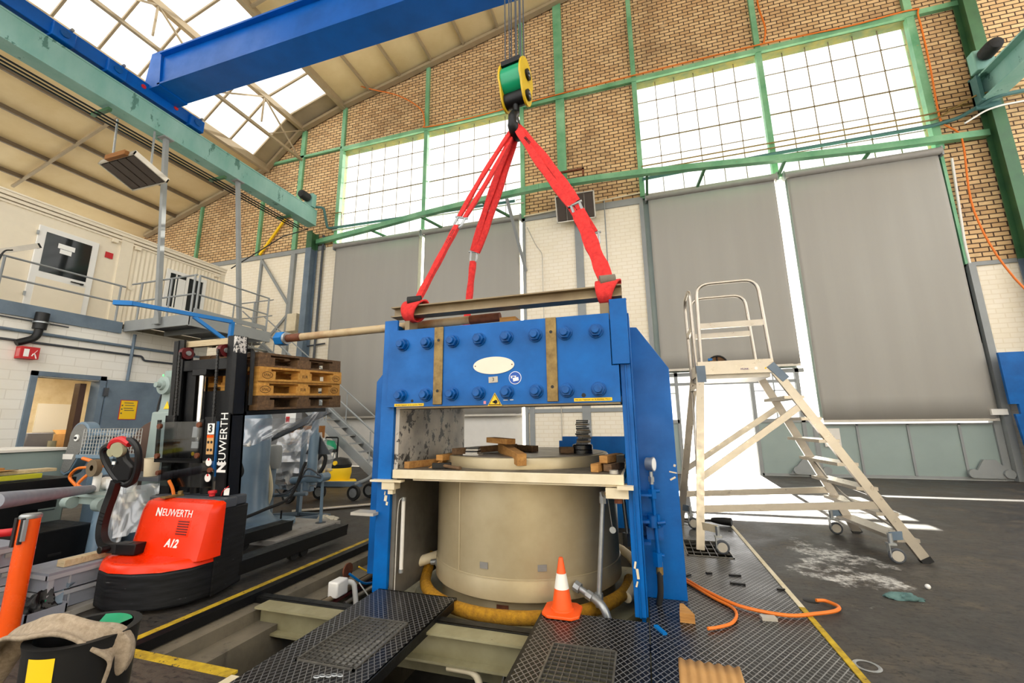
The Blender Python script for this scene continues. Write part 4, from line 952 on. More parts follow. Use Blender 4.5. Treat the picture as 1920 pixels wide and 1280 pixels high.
for x, lab, m in ((-1.15, 'white bent hose under the pit beam', cream), ): single('pit_hose', tube(rounded([(x-.25, 2.98, -.24), (x-.02, 2.98, -.24), (x+.04, 2.93, -.7)], .08), .025, 10), m, lab, 'hose')
for x, lab in ((-.98, 'left chrome hydraulic fitting hanging under the pit beam'), (-.83, 'right chrome hydraulic fitting hanging under the pit beam')):
    single('hydraulic_fitting', MB().cyl((x, 2.98, -.22), (x-.06, 2.9, -.5), .018, 10).hexn((x-.02, 2.96, -.3), (-.1, -.1, -.5), .03, .06).hexn((x-.05, 2.92, -.42), (-.1, -.1, -.5), .036, .07), chrome, lab, 'fitting')
# traffic cone
t = thing('traffic_cone', 'orange traffic cone with one white band in front of the press', 'traffic cone', (-.675, 3.44, 0))
cx, cy = -.675, 3.44
def conepart(a, b, off=0):
    r = lambda z: .079-.062*(z-.03)/.35+off
    return lathe([(r(a), a), (r(b), b)], (cx, cy, 0), 32)
q = conepart(.03, .38); q.lathe([(.017, .38), (.014, .385), (0, .385)], (cx, cy, 0), 32); q.lathe([(.088, .022), (.085, .036), (.078, .04)], (cx, cy, 0), 32); obj('cone_body', q, cone_or, t)
obj('white_band', conepart(.17, .275, .0012), tape_w, t)
b = MB(); pl = []
for sx, sy in ((1, 1), (-1, 1), (-1, -1), (1, -1)): pl += [(sx*.14, sy*.09), (sx*.09, sy*.14)] if sx*sy > 0 else [(sx*.09, sy*.14), (sx*.14, sy*.09)]
b.prism(pl, (cx, cy, .003), (0, 0, .022), U, (0, 1, 0)); obj('cone_base', b, cone_or, t, bevel=.006)
single('wooden_wedge', MB().prism([(.15, .05), (.27, .05), (.25, .0), (.15, .0)] if False else [(-.055, 0), (.055, 0), (.055, .07), (-.055, .07)], (.205, 3.52, .003), (0, .16, 0), U, Z) if False else MB().add([(.16, 3.5, .003), (.26, 3.5, .003), (.26, 3.5, .065), (.16, 3.5, .065), (.175, 3.66, .003), (.2, 3.66, .003), (.2, 3.66, .07), (.175, 3.66, .07)], [(0, 1, 2, 3), (4, 7, 6, 5), (0, 4, 5, 1), (1, 5, 6, 2), (2, 6, 7, 3), (3, 7, 4, 0)]), wood_lt if False else wood_x, 'small pale wooden wedge on the tread plate by the blue wing', 'wedge')
mt = single('cardboard_mat', MB().grid(lambda u, v: (.09+.33*u+.02*v, 2.55+.44*v-.01*u, .008+.006*math.sin(u*40)), 40, 4, False), cardboard, 'corrugated brown cardboard piece lying on the plate at the bottom edge', 'cardboard', solid=.006)
hp = [(.27, 4.36, .02), (.42, 4.1, .02), (.62, 3.86, .02), (.9, 3.78, .02), (1.12, 3.87, .02), (1.27, 3.96, .02), (1.32, 4.05, .02), (1.27, 4.14, .02), (1.2, 4.12, .025)]
t = thing('air_hose', 'orange hose snaking over the tread plate with a hooked end', 'hose', (.8, 3.9, 0)); obj('hose', tube(smooth(hp, 8), .013, 8), orange_ho, t)
t = thing('air_hose', 'shorter orange hose branch curling forward on the tread plate', 'hose', (.5, 3.7, 0)); obj('hose', tube(smooth([(.27, 4.3, .016), (.44, 4.0, .016), (.55, 3.84, .016), (.56, 3.7, .016), (.5, 3.55, .016), (.4, 3.46, .016), (.33, 3.42, .016)], 8), .011, 8), orange_ho, t)
single('metal_offcut', cbox((.77, 3.72, .012), (.1, .06, .02), rz=.1), alu_d, 'small grey metal offcut touching the orange hose', 'offcut')
for x, y, l, w_, rz, lab in ((.72, 4.62, .1, .03, .1, 'dark metal strip lying highest on the tread plate'), (.70, 4.4, .12, .03, -.05, 'longer dark metal strip on the tread plate'), (.5, 4.62, .05, .03, .3, 'small dark chip left of the metal strips'), (.3, 4.5, .08, .025, .8, 'dark sliver beside the blue wing foot'), (1.02, 4.35, .06, .02, .1, 'small dark sliver by the pale floor edge')):
    single('metal_chip', cbox((x, y, .008), (l, w_, .012), rz=rz), black_st, lab, 'metal scrap')
single('blue_scrap', cbox((.02, 3.33, .01), (.03, .12, .014), rz=.5), rail_blue, 'small blue scrap on the plate below the right post', 'scrap')
def lump(c, r, sq, seed, n=20, k=.25):
    rd = random.Random(seed); ph = [rd.uniform(0, 6.28) for _ in range(8)]; c = Vector(c)
    def f(u, v):
        a, b = 2*PI*u, PI*v; s_ = 1+k*(math.sin(3*a+ph[0])*math.sin(2*b+ph[1])+.6*math.sin(5*a+ph[2])*math.sin(4*b+ph[3])+.4*math.sin(9*a+ph[4])*math.sin(7*b+ph[5]))
        return (c.x+r[0]*s_*math.sin(b)*math.cos(a), c.y+r[1]*s_*math.sin(b)*math.sin(a), max(c.z, c.z+r[2]*s_*math.cos(b)*sq))
    return MB().grid(f, n*2, n)
single('shop_rag', lump((1.9, 4.42, .001), (.13, .06, .035), 1, 3), teal_rag, 'crumpled grey-teal rag on the dark floor at right', 'rag')
single('floor_ring', lathe([(.05, .002), (.06, .006), (.07, .002)], (1.15, 2.72+.5, .0), 20), galv, 'small oval metal ring set in the floor near the yellow edge line', 'floor ring')
single('floor_ring', lathe([(0, .003), (.05, .004), (.055, .002)], (1.18, 4.08+.1, .0), 20), ink, 'round dark hole in the floor by the hooked hose end', 'floor hole')
single('white_ball', MB().lathe([(0, 0)]+[(.02*math.sin(a), .02-.02*math.cos(a)) for a in [PI*i/8 for i in range(1, 8)]]+[(0, .04)], (2.2, 4.7, 0), 14), plastic_w, 'tiny white ball on the floor right of the rag', 'ball')
t = thing('hand_lamp', 'black cylindrical hand lamp on its cable by the far corner of the plate', 'lamp', (.95, 6.75, 0))
obj('lamp_body', MB().tube([(.82, 6.72, .06), (.9, 6.7, .06), (.95, 6.68, .06), (1.06, 6.65, .06)], [.03, .045, .05, .055], 16), black_pl, t); obj('lens', cyl((1.06, 6.65, .06), (1.065, 6.648, .06), .05, 16), grey_dk, t)
obj('cable', tube(smooth([(.82, 6.72, .06), (.7, 6.72, .03), (.58, 6.65, .03), (.4, 6.7, .02), (.3, 6.6, .02)]), .01, 6), black_pl, t)

# ---------------------------------------------------------------- things on the press bed
def timber(a, b, w, h, m, label, name='timber_block', cat='timber', up=(0, 0, 1)): return single(name, bar(a, b, w, h, up), m, label, cat, bevel=.003)
timber((-2.1, 3.52, 1.037), (-1.93, 4.05, 1.037), .065, .06, wood_x, 'square timber block lying at the left front of the press bed')
timber((-1.9, 3.78, 1.085), (-1.86, 4.15, 1.085), .075, .055, wood_x, 'short pale block end beside the left timber on the bed')
timber((-1.78, 3.85, 1.14), (-1.35, 4.5, 1.155), .075, .06, wood_dk, 'dark timber lying across the turntable behind the shim stack')
timber((-1.42, 4.25, 1.165), (-1.01, 3.56, 1.095), .085, .10, wood_x, 'longest rough timber block tilted over the turntable edge')
timber((-1.47, 4.05, 1.245), (-1.2, 3.86, 1.235), .11, .05, wood_x, 'short timber block lying on top of the long tilted timber')
timber((-1.4, 4.6, 1.14), (-1.1, 4.4, 1.14), .09, .06, wood_dk, 'dark block just behind the tilted timber on the turntable')
single('wooden_wedge', MB().prism([(-.06, 0), (.05, 0), (.05, .06)], (-1.87, 3.62, 1.006), (0, .06, 0), U, Z), wood_x, 'small wooden wedge behind the hammer on the bed', 'wedge')
t = thing('hammer', 'sledge hammer with dark handle lying on the press bed', 'hammer', (-1.72, 3.58, 1.006))
obj('hammer_head', bar((-1.86, 3.56, 1.032), (-1.7, 3.63, 1.032), .05, .05), black_st, t, bevel=.006); obj('handle', tube([(-1.78, 3.6, 1.034), (-1.6, 3.53, 1.02), (-1.56, 3.515, 1.018)], [.014, .016, .017], 10), wood_dk, t)
for i in range(5):
    w_ = .16 if i == 0 else .12
    single('shim_plate', cbox((-1.60+.004*(i % 2), 3.9, 1.112+.015*i), (w_, .12, .012), rz=.05*i), alu_d if i in (0, 1, 3) else oily, 'flat steel shim in the low stack on the turntable left', 'shim plate', 'low shim stack on the turntable')
single('steel_ring', lathe([(0, 0), (.1, 0), (.1, .03), (.094, .034), (.1, .04), (.1, .075), (.09, .085), (0, .085)], (-.59, 4.3, 1.108), 32), oily, 'black steel ring block under the shim tower', 'ring')
sr = random.Random(4)
for i in range(13):
    single('shim_plate', cbox((-.575+sr.uniform(-.012, .012), 4.3+sr.uniform(-.01, .01), 1.2+.0185*i), (.12+sr.uniform(-.01, .025), .1, .015), rz=sr.uniform(-.2, .2), ry=sr.uniform(-.02, .02)), [oily, brown_st, black_st][i % 3], 'thin steel shim in the tall tower on the black ring', 'shim plate', 'tall shim tower on the turntable')
timber((-.8, 4.2, 1.14), (-.68, 4.25, 1.14), .09, .06, wood_dk, 'dark wooden block left of the black ring on the turntable')
timber((-.40, 3.56, 1.04), (-.33, 3.85, 1.04), .065, .065, wood_lt if False else wood_x, 'pale square timber end at the right front of the bed')
timber((-.33, 3.6, 1.105), (-.22, 3.95, 1.105), .07, .06, wood_x, 'timber block resting on top of the right timber pair')
timber((-.30, 3.6, 1.04), (-.21, 3.9, 1.04), .07, .06, wood_dk, 'dark timber block at the right end of the bed')
single('steel_disc', cyl((-.245, 3.52, 1.006), (-.245, 3.52, 1.032), .035, 18), alu_d, 'small round steel disc at the right end of the bed', 'disc')
single('steel_block', box(-.235, -.17, 3.75, 3.9, 1.07, 1.13), black_st, 'small black steel block at the far right on the bed timbers', 'block')
sb = single('steel_beam', MB().prism([(-1.19, 0), (-.1, 0), (-.1, 1.21), (-1.14, 1.21), (-1.14, 1.15), (-1.19, 1.15)], (0, 6.2, 0), (0, .05, 0), U, Z), press_blue, 'blue steel plate standing behind the turntable at right', 'steel plate')
wp_ = single('steel_plate', MB().prism([(8.1, 0), (10.2, 0), (10.2, 2.92), (8.1, 2.92), (8.13, 1.75), (8.35, 1.75), (8.35, 1.55), (8.13, 1.45)][:1]+[(10.2, 0), (10.2, 2.9), (7.95, 2.9), (7.95, 1.72), (8.1, 1.72), (8.1, 1.5), (8.0, 1.5)], (0, 12.4, 0), (0, .06, 0), U, Z), press_blue, 'big blue notched steel plate at the right picture edge', 'steel plate')
single('switch_plate', box(8.32, 8.7, 12.36, 12.4, 1.8, 2.25), plastic_w, 'white plate on the blue steel panel at the right edge', 'plate')

# ---------------------------------------------------------------- mobile platform ladder
ld = thing('platform_ladder', 'aluminium wheeled platform ladder with guard rails', 'ladder', (1.6, 6.0, 0))
YN, YF, ZP = 5.55, 6.22, 2.03          # platform sides, height
nf, ff = (.52, 5.42), (.40, 6.55)      # front feet
NB, FB = (2.60, 5.50), (2.49, 6.66)    # stair feet
px0, px1 = .70, 1.47
for (fx, fy), y in ((nf, YN), (ff, YF)): obj('leg', bar((fx, fy, .0), (px0+.01, y, ZP-.05), .05, .085, (1, 0, 0)), alu, ld)
for (fx, fy), y in ((NB, YN), (FB, YF)):
    obj('stringer', bar((fx, fy, .02), (px1+.05, y, ZP-.06), .05, .09, (1, 0, 0)), alu, ld); obj('foot_cap', bar((fx+.012, fy, .0), (fx-.015, fy, .05), .055, .095, (1, 0, 0)), rubber, ld)
def lerp(a, b, t): return Vector(a)*(1-t)+Vector(b)*t
for i in range(7):
    t_ = .1+.125*i+.0; t_ = (i+.75)/8.0
    a, b = lerp((NB[0], NB[1], .02), (px1+.05, YN, ZP-.06), t_), lerp((FB[0], FB[1], .02), (px1+.05, YF, ZP-.06), t_)
    obj('tread', bar(a+Vector((-.02, -.02, 0)), b+Vector((-.02, .02, 0)), .2, .035), alu, ld)
obj('platform', MB().box(px0, px1+.03, YN, YF, ZP-.02, ZP), alu, ld)
for y, nm in ((YN-.02, 'toe_board'), (YF, 'toe_board')):
    tb_ = obj(nm, MB().box(px0-.01, px1+.04, y, y+.02, ZP-.07, ZP+.09), alu, ld)
    if y < 6:
        text('lettering', 'KRAUSE' if False else 'MUNK', .03, (1.2, y-.003, ZP-.02), U, Z, M('purple_print', (90, 50, 130), .5), tb_, .001); obj('round_sticker', cyl((1.32, y, ZP-.015), (1.32, y-.002, ZP-.015), .018, 14), sign_wh, tb_); obj('orange_sticker', cyl((1.42, y, ZP-.02), (1.42, y-.002, ZP-.02), .01, 10), sign_yel, tb_)
obj('toe_board', box(px0-.02, px0, YN, YF, ZP-.07, ZP+.07), alu, ld)
obj('underframe', box(px0, px1, YN+.02, YF, ZP-.12, ZP-.07), alu_d, ld)
cp = MB(); cp.box(px0-.03, px0+.07, YN-.035, YN, ZP-.16, ZP+.04); cp.box(px0-.03, px0+.07, YF, YF+.035, ZP-.16, ZP+.04); obj('corner_plate', cp, grey_bl, ld)
cp = MB(); cp.bar((px1+.0, YN-.03, ZP+.02), (px1+.14, YN-.03, ZP-.16), .01, .09, (1, 0, 0)); obj('hinge_plate', cp, grey_bl, ld)
def rail(pts, r=.021): return tube(rounded(pts, .16, 6), r, 10)
obj('guard_rail', rail([(px0+.03, YN, ZP-.05), (px0+.06, YN, ZP+1.08), (px1-.02, YN, ZP+1.08), (px1+.03, YN, ZP-.05)]), alu, ld)
obj('guard_rail', rail([(px0+.03, YF, ZP-.05), (px0+.06, YF, ZP+1.08), (px1-.02, YF, ZP+1.08), (px1+.03, YF, ZP-.05)]), alu, ld)
obj('guard_rail', rail([(px0-.02, YN+.03, ZP-.05), (px0-.02, YN+.03, ZP+1.04), (px0-.02, YF-.03, ZP+1.04), (px0-.02, YF-.03, ZP-.05)]), alu, ld)
for y in (YN, YF): obj('mid_rail', box(px0+.05, px1+.01, y-.015, y+.015, ZP+.5, ZP+.57), alu, ld)
obj('mid_rail', box(px0-.035, px0-.005, YN+.03, YF-.03, ZP+.5, ZP+.57), alu, ld)
for (fx, fy), y, (bx, by) in ((nf, YN, NB), (ff, YF, FB)):
    a = lerp((fx, fy, 0), (px0, y, ZP-.05), .38); b = lerp((bx, by, 0), (px1+.05, y, ZP-.06), .80); obj('diagonal_brace', bar(a, b, .03, .07), alu, ld)
    a = lerp((fx, fy, 0), (px0, y, ZP-.05), .215); b = lerp((bx, by, 0), (px1+.05, y, ZP-.06), .27); obj('base_rail', bar(a, b, .03, .075), alu, ld)
obj('cross_brace', tube([lerp((*nf, 0), (px0, YN, ZP), .13), lerp((*ff, 0), (px0, YF, ZP), .95)], .014, 8), alu, ld); obj('cross_brace', bar(lerp((*nf, 0), (px0, YN, ZP), .9), lerp((*ff, 0), (px0, YF, ZP), .9), .04, .05), alu, ld)
cr = MB(); cr.tube(smooth([(2.5, 5.6, .25), (2.2, 6.1, .55), (2.05, 6.5, .95)]), .012, 6); obj('release_cable', cr, alu_d, ld)
def caster(x, y, arm_to, mt_):
    c = obj('caster', MB().cyl((x, y, .28), (x, y, .17), .022, 10).box(x-.03, x-.022, y-.03, y+.03, .06, .18).box(x-.035, x+.035, y-.035, y+.035, .17, .19), galv, ld)
    obj('arm_plate', bar((x, y, .25), arm_to, .012, .08), mt_, c)
    obj('wheel', lathe([(0, -.016), (.045, -.016), (.062, -.018), (.072, -.01), (.072, .01), (.062, .018), (.045, .016), (0, .016)], (x+.03, y-.01, .073), 22, 'Y'), grey_dk, c); obj('hub', lathe([(0, -.019), (.05, -.019), (.05, .019), (0, .019)], (x+.03, y-.01, .073), 16, 'Y'), alu_d, c)
caster(.70, 5.3, (.56, 5.42, .25), cream); caster(.53, 6.40, (.42, 6.52, .25), grey_bl)
caster(2.30, 5.42, (2.46, 5.5, .25), grey_bl); caster(2.20, 6.55, (2.36, 6.62, .25), grey_bl)
# hard hat on the platform
hh = thing('hard_hat', 'worn hard hat with black harness lying on the ladder platform', 'helmet', (.98, 6.0, ZP))
C = Vector((.99, 5.98, ZP+.1))
def dome(r): return lambda u, v: (C.x+r*math.cos(2*PI*u)*math.sin(PI*.5*v), C.y+r*.9*math.cos(PI*.5*v), C.z+r*math.sin(2*PI*u)*math.sin(PI*.5*v))
obj('shell', MB().grid(dome(.125), 24, 8), M('worn_skin_tone_shell', (214, 176, 140), .5), hh, solid=.004)
hs = MB()
for a in (.5, 1.6, 2.7): hs.tube([(C.x+.118*math.cos(a)*k, C.y+.02-.05*abs(k)*0, C.z+.118*math.sin(a)*k) for k in (-1, -.5, 0, .5, 1)], .009, 6)
hs.tube([(C.x+.116*math.cos(a), C.y-.0, C.z+.116*math.sin(a)) for a in [2*PI*i/20 for i in range(20)]], .012, 6, close=True); obj('harness', hs, black_pl, hh); obj('blue_pad', cbox((C.x-.09, C.y-.02, C.z+.07), (.05, .03, .03)), rail_blue, hh)
# ================================================================ STACKER TRUCK AND PALLETS
FX, FY = -4.08, 3.14
TM = Matrix.Translation((FX, FY, .3)) @ Matrix.Rotation(math.radians(3.4), 4, 'X') @ Matrix.Translation((0, 0, -.3))
tm = lambda x, y, z: TM @ Vector((x, y, z))
fk = thing('pallet_stacker', 'red and black electric pallet stacker holding the raised pallets', 'forklift', (FX, FY, 0))
worn_w = M('worn_white_paint', (214, 210, 204), .6, chips=(30, 30, 32), chip=.5, chipscale=26)
skirt = [(-3.64, 3.2), (-3.5, 2.88), (-3.52, 2.70), (-3.63, 2.55), (-3.82, 2.46), (-4.02, 2.43), (-4.2, 2.47), (-4.35, 2.57), (-4.43, 2.74), (-4.46, 3.2)]
obj('skirt', prism(skirt, (0, 0, .03), (0, 0, .27), U, (0, 1, 0)), black_skirt, fk, bevel=.02)
def shrink(poly, k, c=(-3.98, 2.85)): return [(c[0]+(x-c[0])*k, c[1]+(y-c[1])*k) for x, y in poly]
m = MB(); a = shrink(skirt, 1.0); b = shrink(skirt, .93); n = len(a)
vs = [(x, y, .30) for x, y in a]+[(x, y, .335) for x, y in shrink(skirt, .985)]+[(x, y, .36) for x, y in b]
m.add(vs, [tuple(range(2*n, 3*n))]+[(r*n+i, r*n+(i+1) % n, (r+1)*n+(i+1) % n, (r+1)*n+i) for r in (0, 1) for i in range(n)])
obj('rear_deck_cover', m, red_pt, fk, bevel=.012)
# hood: rounded red box, face towards the operator
hd = MB(); prof_h = [(2.70, .34), (2.73, .50), (2.76, .70), (2.79, .765), (2.84, .78), (2.89, .78), (2.89, .34)]
L0 = [(-4.42, y, z) for y, z in prof_h]; 
cols = [(-4.40, .11, .82), (-4.36, .07, .93), (-4.27, .02, .985), (-4.2, 0, 1), (-3.58, 0, 1), (-3.5, .02, .985), (-3.47, .07, .95)]
vs = []
for x, back, hs_ in cols:
    for y, z in prof_h: vs.append((x, min(2.9, y+back), .34+(z-.34)*hs_))
k = len(prof_h); fs = [(i*k+j, (i+1)*k+j, (i+1)*k+j+1, i*k+j+1) for i in range(len(cols)-1) for j in range(k-1)]
hd.add(vs, fs, True); hd.add(vs, [tuple(range(k)), tuple(range((len(cols)-1)*k, len(cols)*k))[::-1]])
hood = obj('hood', hd, red_pt, fk, bevel=.015, seg=3)
hn = Vector((0, -1, .15)).normalized(); hu = Vector((0, .15, 1)).normalized()
def hp_(x, z, off=.004): return Vector((x, 2.73+(z-.5)*.15-off, z))
text('lettering', 'N', .088, hp_(-4.04, .683), U, hu, sign_wh, hood, .001, bold=.0035, sx=.95)
text('lettering', 'EUWERTH', .082, hp_(-3.825, .683), U, hu, sign_wh, hood, .001, sx=.92)
text('lettering', 'A12', .085, hp_(-3.80, .455), U, hu, sign_wh, hood, .001, shear=.25, bold=.003)
vt = obj('vent_recess', cbox(hp_(-3.72, .575, .0), (.15, .008, .13), rx=-.15), red_pt, hood, bevel=.004)
v = MB()
for i in range(6): v.cbox(hp_(-3.72, .53+.019*i, .005), (.12, .006, .008), rx=-.15)
obj('vent_slot', v, red_dk, vt)
obj('side_panel', prism([(-3.485, 2.87), (-3.58, 3.22), (-3.8, 3.22), (-3.8, 2.87)], (0, 0, .03), (0, 0, .67), U, (0, 1, 0)), black_skirt, fk, bevel=.01)
obj('side_panel', box(-4.46, -4.36, 2.95, 3.2, .3, .7), black_skirt, fk, bevel=.01)
dk = MB(); dk.box(-4.38, -3.52, 2.88, 3.05, .7, .785); dk.box(-4.38, -3.58, 3.0, 3.2, .7, .785); obj('battery_cover', dk, grey_dk, fk, bevel=.012)
o = obj('stop_button', MB().cyl((-3.73, 2.97, .79), (-3.73, 2.97, .815), .024, 14).cyl((-3.73, 2.97, .815), (-3.73, 2.97, .84), .034, 16), sign_red, fk, bevel=.004)
obj('key_tag', cbox((-3.6, 3.0, .83), (.045, .006, .06), rz=.3), sign_wh, fk); obj('key_cord', tube(smooth([(-3.66, 3.0, .795), (-3.62, 2.98, .84), (-3.56, 2.98, .88)]), .004, 5), sign_red, fk)
obj('cover_latch', MB().box(-4.12, -4.06, 2.8, 2.96, .785, .8).cyl((-4.08, 2.94, .8), (-4.08, 2.94, .83), .02, 10), brass, fk)
# tiller
tl = obj('tiller_arm', MB(), black_pl, fk) if False else None
arm_pts = smooth([(-4.16, 2.66, .42), (-4.33, 2.6, .42), (-4.40, 2.58, .48), (-4.43, 2.58, .58), (-4.41, 2.58, .72), (-4.37, 2.58, .85), (-4.33, 2.57, .95)], 5)
m = MB()
for a, b in zip(arm_pts, arm_pts[1:]): m.bar(a, b+(b-a)*.15, .07, .05, (0, 1, 0))
til = obj('tiller_arm', m, black_pl, fk)
obj('tiller_hinge', MB().cbox((-4.19, 2.66, .41), (.22, .1, .085), rz=.15).cyl((-4.32, 2.52, .42), (-4.32, 2.68, .42), .03, 12), black_st, fk, bevel=.006)
hh_ = MB(); hc = Vector((-4.285, 2.56, 1.13))
rim = [(x*1.3, y*1.08) for x, y in [(.0, -.2), (.07, -.17), (.13, -.07), (.16, .05), (.14, .12), (.08, .15), (-.08, .13), (-.155, .1), (-.16, .02), (-.12, -.08), (-.06, -.17)]]
hu2 = Vector((1, .0, .08)).normalized(); hw2 = Vector((-.08, -.25, 1)).normalized()
P3 = lambda x, y, o=0: hc+hu2*x+hw2*y+hu2.cross(hw2)*(o)
loop = smooth([P3(*q) for q in rim+[rim[0]]], 4); hh_.tube(loop, .027, 8)
hd_ = obj('tiller_head', hh_, black_pl, til, sub=0)
q = MB()
q.prism([(-.07, -.19), (.07, -.19), (.13, -.07), (.06, -.0), (.05, .1), (-.05, .1), (-.05, -.01), (-.13, -.07)], hc-Vector((0, .02, 0)), Vector((0, .05, .012)), hu2, hw2); obj('tiller_body', q, black_pl, til, bevel=.018)
q = MB(); q.tube(smooth([P3(-.09, .12, .01), P3(-.04, .165, .01), P3(.06, .175, .01), P3(.145, .13, .01)], 4), .03, 8); obj('belly_switch', q, sign_red, til)
kb = MB(); kb.cyl(P3(.04, .1, .02), P3(.045, .1, .055), .062, 18); kb.cyl(P3(-.06, .08, .02), P3(-.06, .08, .045), .035, 14); obj('thumb_wheel', kb, M('pale_olive_plastic', (176, 174, 142), .4), til)
obj('tiller_label', cbox(P3(-.045, -.01, .037), (.035, .006, .026)), sign_wh, til)
# support legs and casters
for x, y1 in ((-3.66, 4.66), (-4.5, 4.66)):
    lg = obj('support_leg', MB().box(x-.09, x+.09, 3.15, y1, .12, .2).box(x-.09, x-.075, 3.15, y1, .08, .2).box(x+.075, x+.09, 3.15, y1, .08, .2), black_st, fk, bevel=.008)
    c = MB()
    for dy in (0, .135): c.lathe([(0, -.03), (.055, -.03), (.062, 0), (.055, .03), (0, .03)], (x, 3.9+dy, .062), 18, 'X')
    obj('load_wheel', c, rubber, lg)
# mast
for s_ in (-1, 1):
    x0, x1 = sorted((s_*.42, s_*.29))
    u_ = obj('outer_mast', MB().box(x0, x1, -.07, -.05, .2, 1.52, TM).box(*sorted((s_*.42, s_*.40)), -.07, .08, .2, 1.52, TM).box(x0, x1, .06, .08, .2, 1.52, TM), black_st, fk)
    x0, x1 = sorted((s_*.375, s_*.29))
    obj('inner_mast', MB().box(x0, x1, -.04, -.02, .3, 2.27, TM).box(*sorted((s_*.375, s_*.355)), -.04, .06, .3, 2.27, TM).box(x0, x1, .04, .06, .3, 2.27, TM), black_st, fk)
    x0, x1 = sorted((s_*.42, s_*.36))
    iu = obj('lift_mast', MB().box(x0, x1, -.05, .07, 1.5, 2.265, TM), black_st, fk, bevel=.006)
    if s_ > 0:
        text('lettering', 'N', .14, tm(.357, -.0725, 1.04), TM.to_3x3() @ Vector((0, 0, 1)), TM.to_3x3() @ Vector((-1, 0, 0)), sign_wh, u_, .001, bold=.006, sx=.9)
        text('lettering', 'EUWERTH', .125, tm(.357, -.0725, 1.295), TM.to_3x3() @ Vector((0, 0, 1)), TM.to_3x3() @ Vector((-1, 0, 0)), sign_wh, u_, .001, sx=.84)
        obj('worn_edge', box(.385, .422, -.053, .05, 2.10, 2.262, TM), worn_w, iu)
    p = tm(s_*.25, -.04, 2.13); q = obj('chain_pulley', lathe([(0, -.025), (.06, -.025), (.05, -.012), (.05, .012), (.06, .025), (0, .025)], p, 20, 'X'), red_dk, fk)
    obj('pulley_hub', cyl(p-Vector((.04, 0, 0)), p+Vector((.04, 0, 0)), .024, 12), galv, q)
    c = MB()
    for i in range(40): c.cbox(tm(s_*.25, -.1, 1.42+.0182*i), (.018 if i % 2 else .026, .016, .016), rx=math.radians(3.4))
    obj('lift_chain', c, oily, fk)
obj('mast_crossbar', box(-.39, .38, -.0, .07, 2.2, 2.26, TM), wood_lt, fk); obj('mast_crossbar', box(-.38, .36, -.03, .06, 1.95, 2.06, TM), black_st, fk, bevel=.006)
obj('cylinder_head', box(-.12, .06, -.06, .03, 1.9, 1.96, TM), black_st, fk, bevel=.005)
obj('piston_rod', cyl(tm(-.03, -.02, 1.2), tm(-.03, -.02, 1.92), .028, 14), chrome, fk); obj('lift_cylinder', cyl(tm(-.03, -.0, .5), tm(-.03, -.02, 1.2), .045, 16), black_st, fk)
obj('rod_sticker', MB().cbox(tm(.0, -.075, 1.36), (.06, .01, .1)).cbox(tm(.01, -.075, 1.24), (.085, .01, .06)), sign_wh, fk); obj('yellow_dot', cyl(tm(.005, -.085, 1.16), tm(.005, -.09, 1.16), .018, 12), sign_yel, fk)
obj('mast_post', box(-.27, -.15, .0, .05, .7, 2.0, TM), black_st, fk); obj('mast_post', cyl(tm(.1, 0, .6), tm(.1, 0, 1.0), .05, 14), black_st, fk)
sh = obj('guard_screen', box(-.44, .14, -.12, -.112, 1.1, 1.46, TM), acryl, fk)
fr_ = MB()
for q in ((-.46, -.42, 1.08, 1.48), (.11, .15, 1.08, 1.48), (-.46, .15, 1.08, 1.12)): fr_.box(q[0], q[1], -.115, -.1, q[2], q[3], TM)
obj('screen_frame', fr_, black_st, sh)
sb_ = MB()
for x, z in ((-.41, 1.42), (.11, 1.43), (-.41, 1.14), (.11, 1.15)): sb_.cyl(tm(x, -.11, z), tm(x, -.135, z), .025, 12)
obj('screen_bolt', sb_, rusty, sh)
s2 = obj('guard_screen', box(-.4, .28, -.1, -.092, .86, 1.12, TM), acryl, fk)
sb_ = MB()
for x, z in ((-.4, .98), (.26, 1.02)): sb_.cyl(tm(x, -.095, z), tm(x, -.12, z), .022, 12)
obj('screen_bolt', sb_, rusty, s2)
for z in (1.09, .95):
    r_ = obj('round_sticker', cyl(tm(.235, -.102, z), tm(.235, -.106, z), .036, 16), sign_wh, s2); obj('sticker_edge', cyl(tm(.235, -.106, z+.025), tm(.235, -.107, z+.025), .012, 8), sign_red, r_)
bp_ = obj('black_side_plate', box(.15, .285, -.105, -.095, 1.1, 1.5, TM), black_st, fk)
n_ = obj('number_sticker', box(.2, .28, -.11, -.105, 1.34, 1.44, TM), sign_wh, bp_); text('lettering', '3', .1, tm(.24, -.112, 1.39), U, Z, ink, n_, .001, bold=.003)
n_ = obj('safety_label', box(.2, .28, -.11, -.105, 1.16, 1.335, TM), M('tan_label', (216, 170, 110), .5), bp_); obj('label_header', box(.2, .28, -.112, -.11, 1.31, 1.335, TM), orange_pt, n_)
q = MB()
for x, z in ((.221, 1.27), (.221, 1.2), (.26, 1.27), (.26, 1.2)): q.cyl(tm(x, -.11, z), tm(x, -.113, z), .013, 10)
obj('label_symbol', q, ink, n_)
obj('lower_guard_bar', box(-.42, .36, -.1, -.06, .72, .78, TM), black_st, fk)
obj('orange_cord', tube(smooth([tm(-.2, -.14, .92), tm(-.14, -.14, .84), tm(-.1, -.14, .7)]), .014, 7), orange_ho, fk)
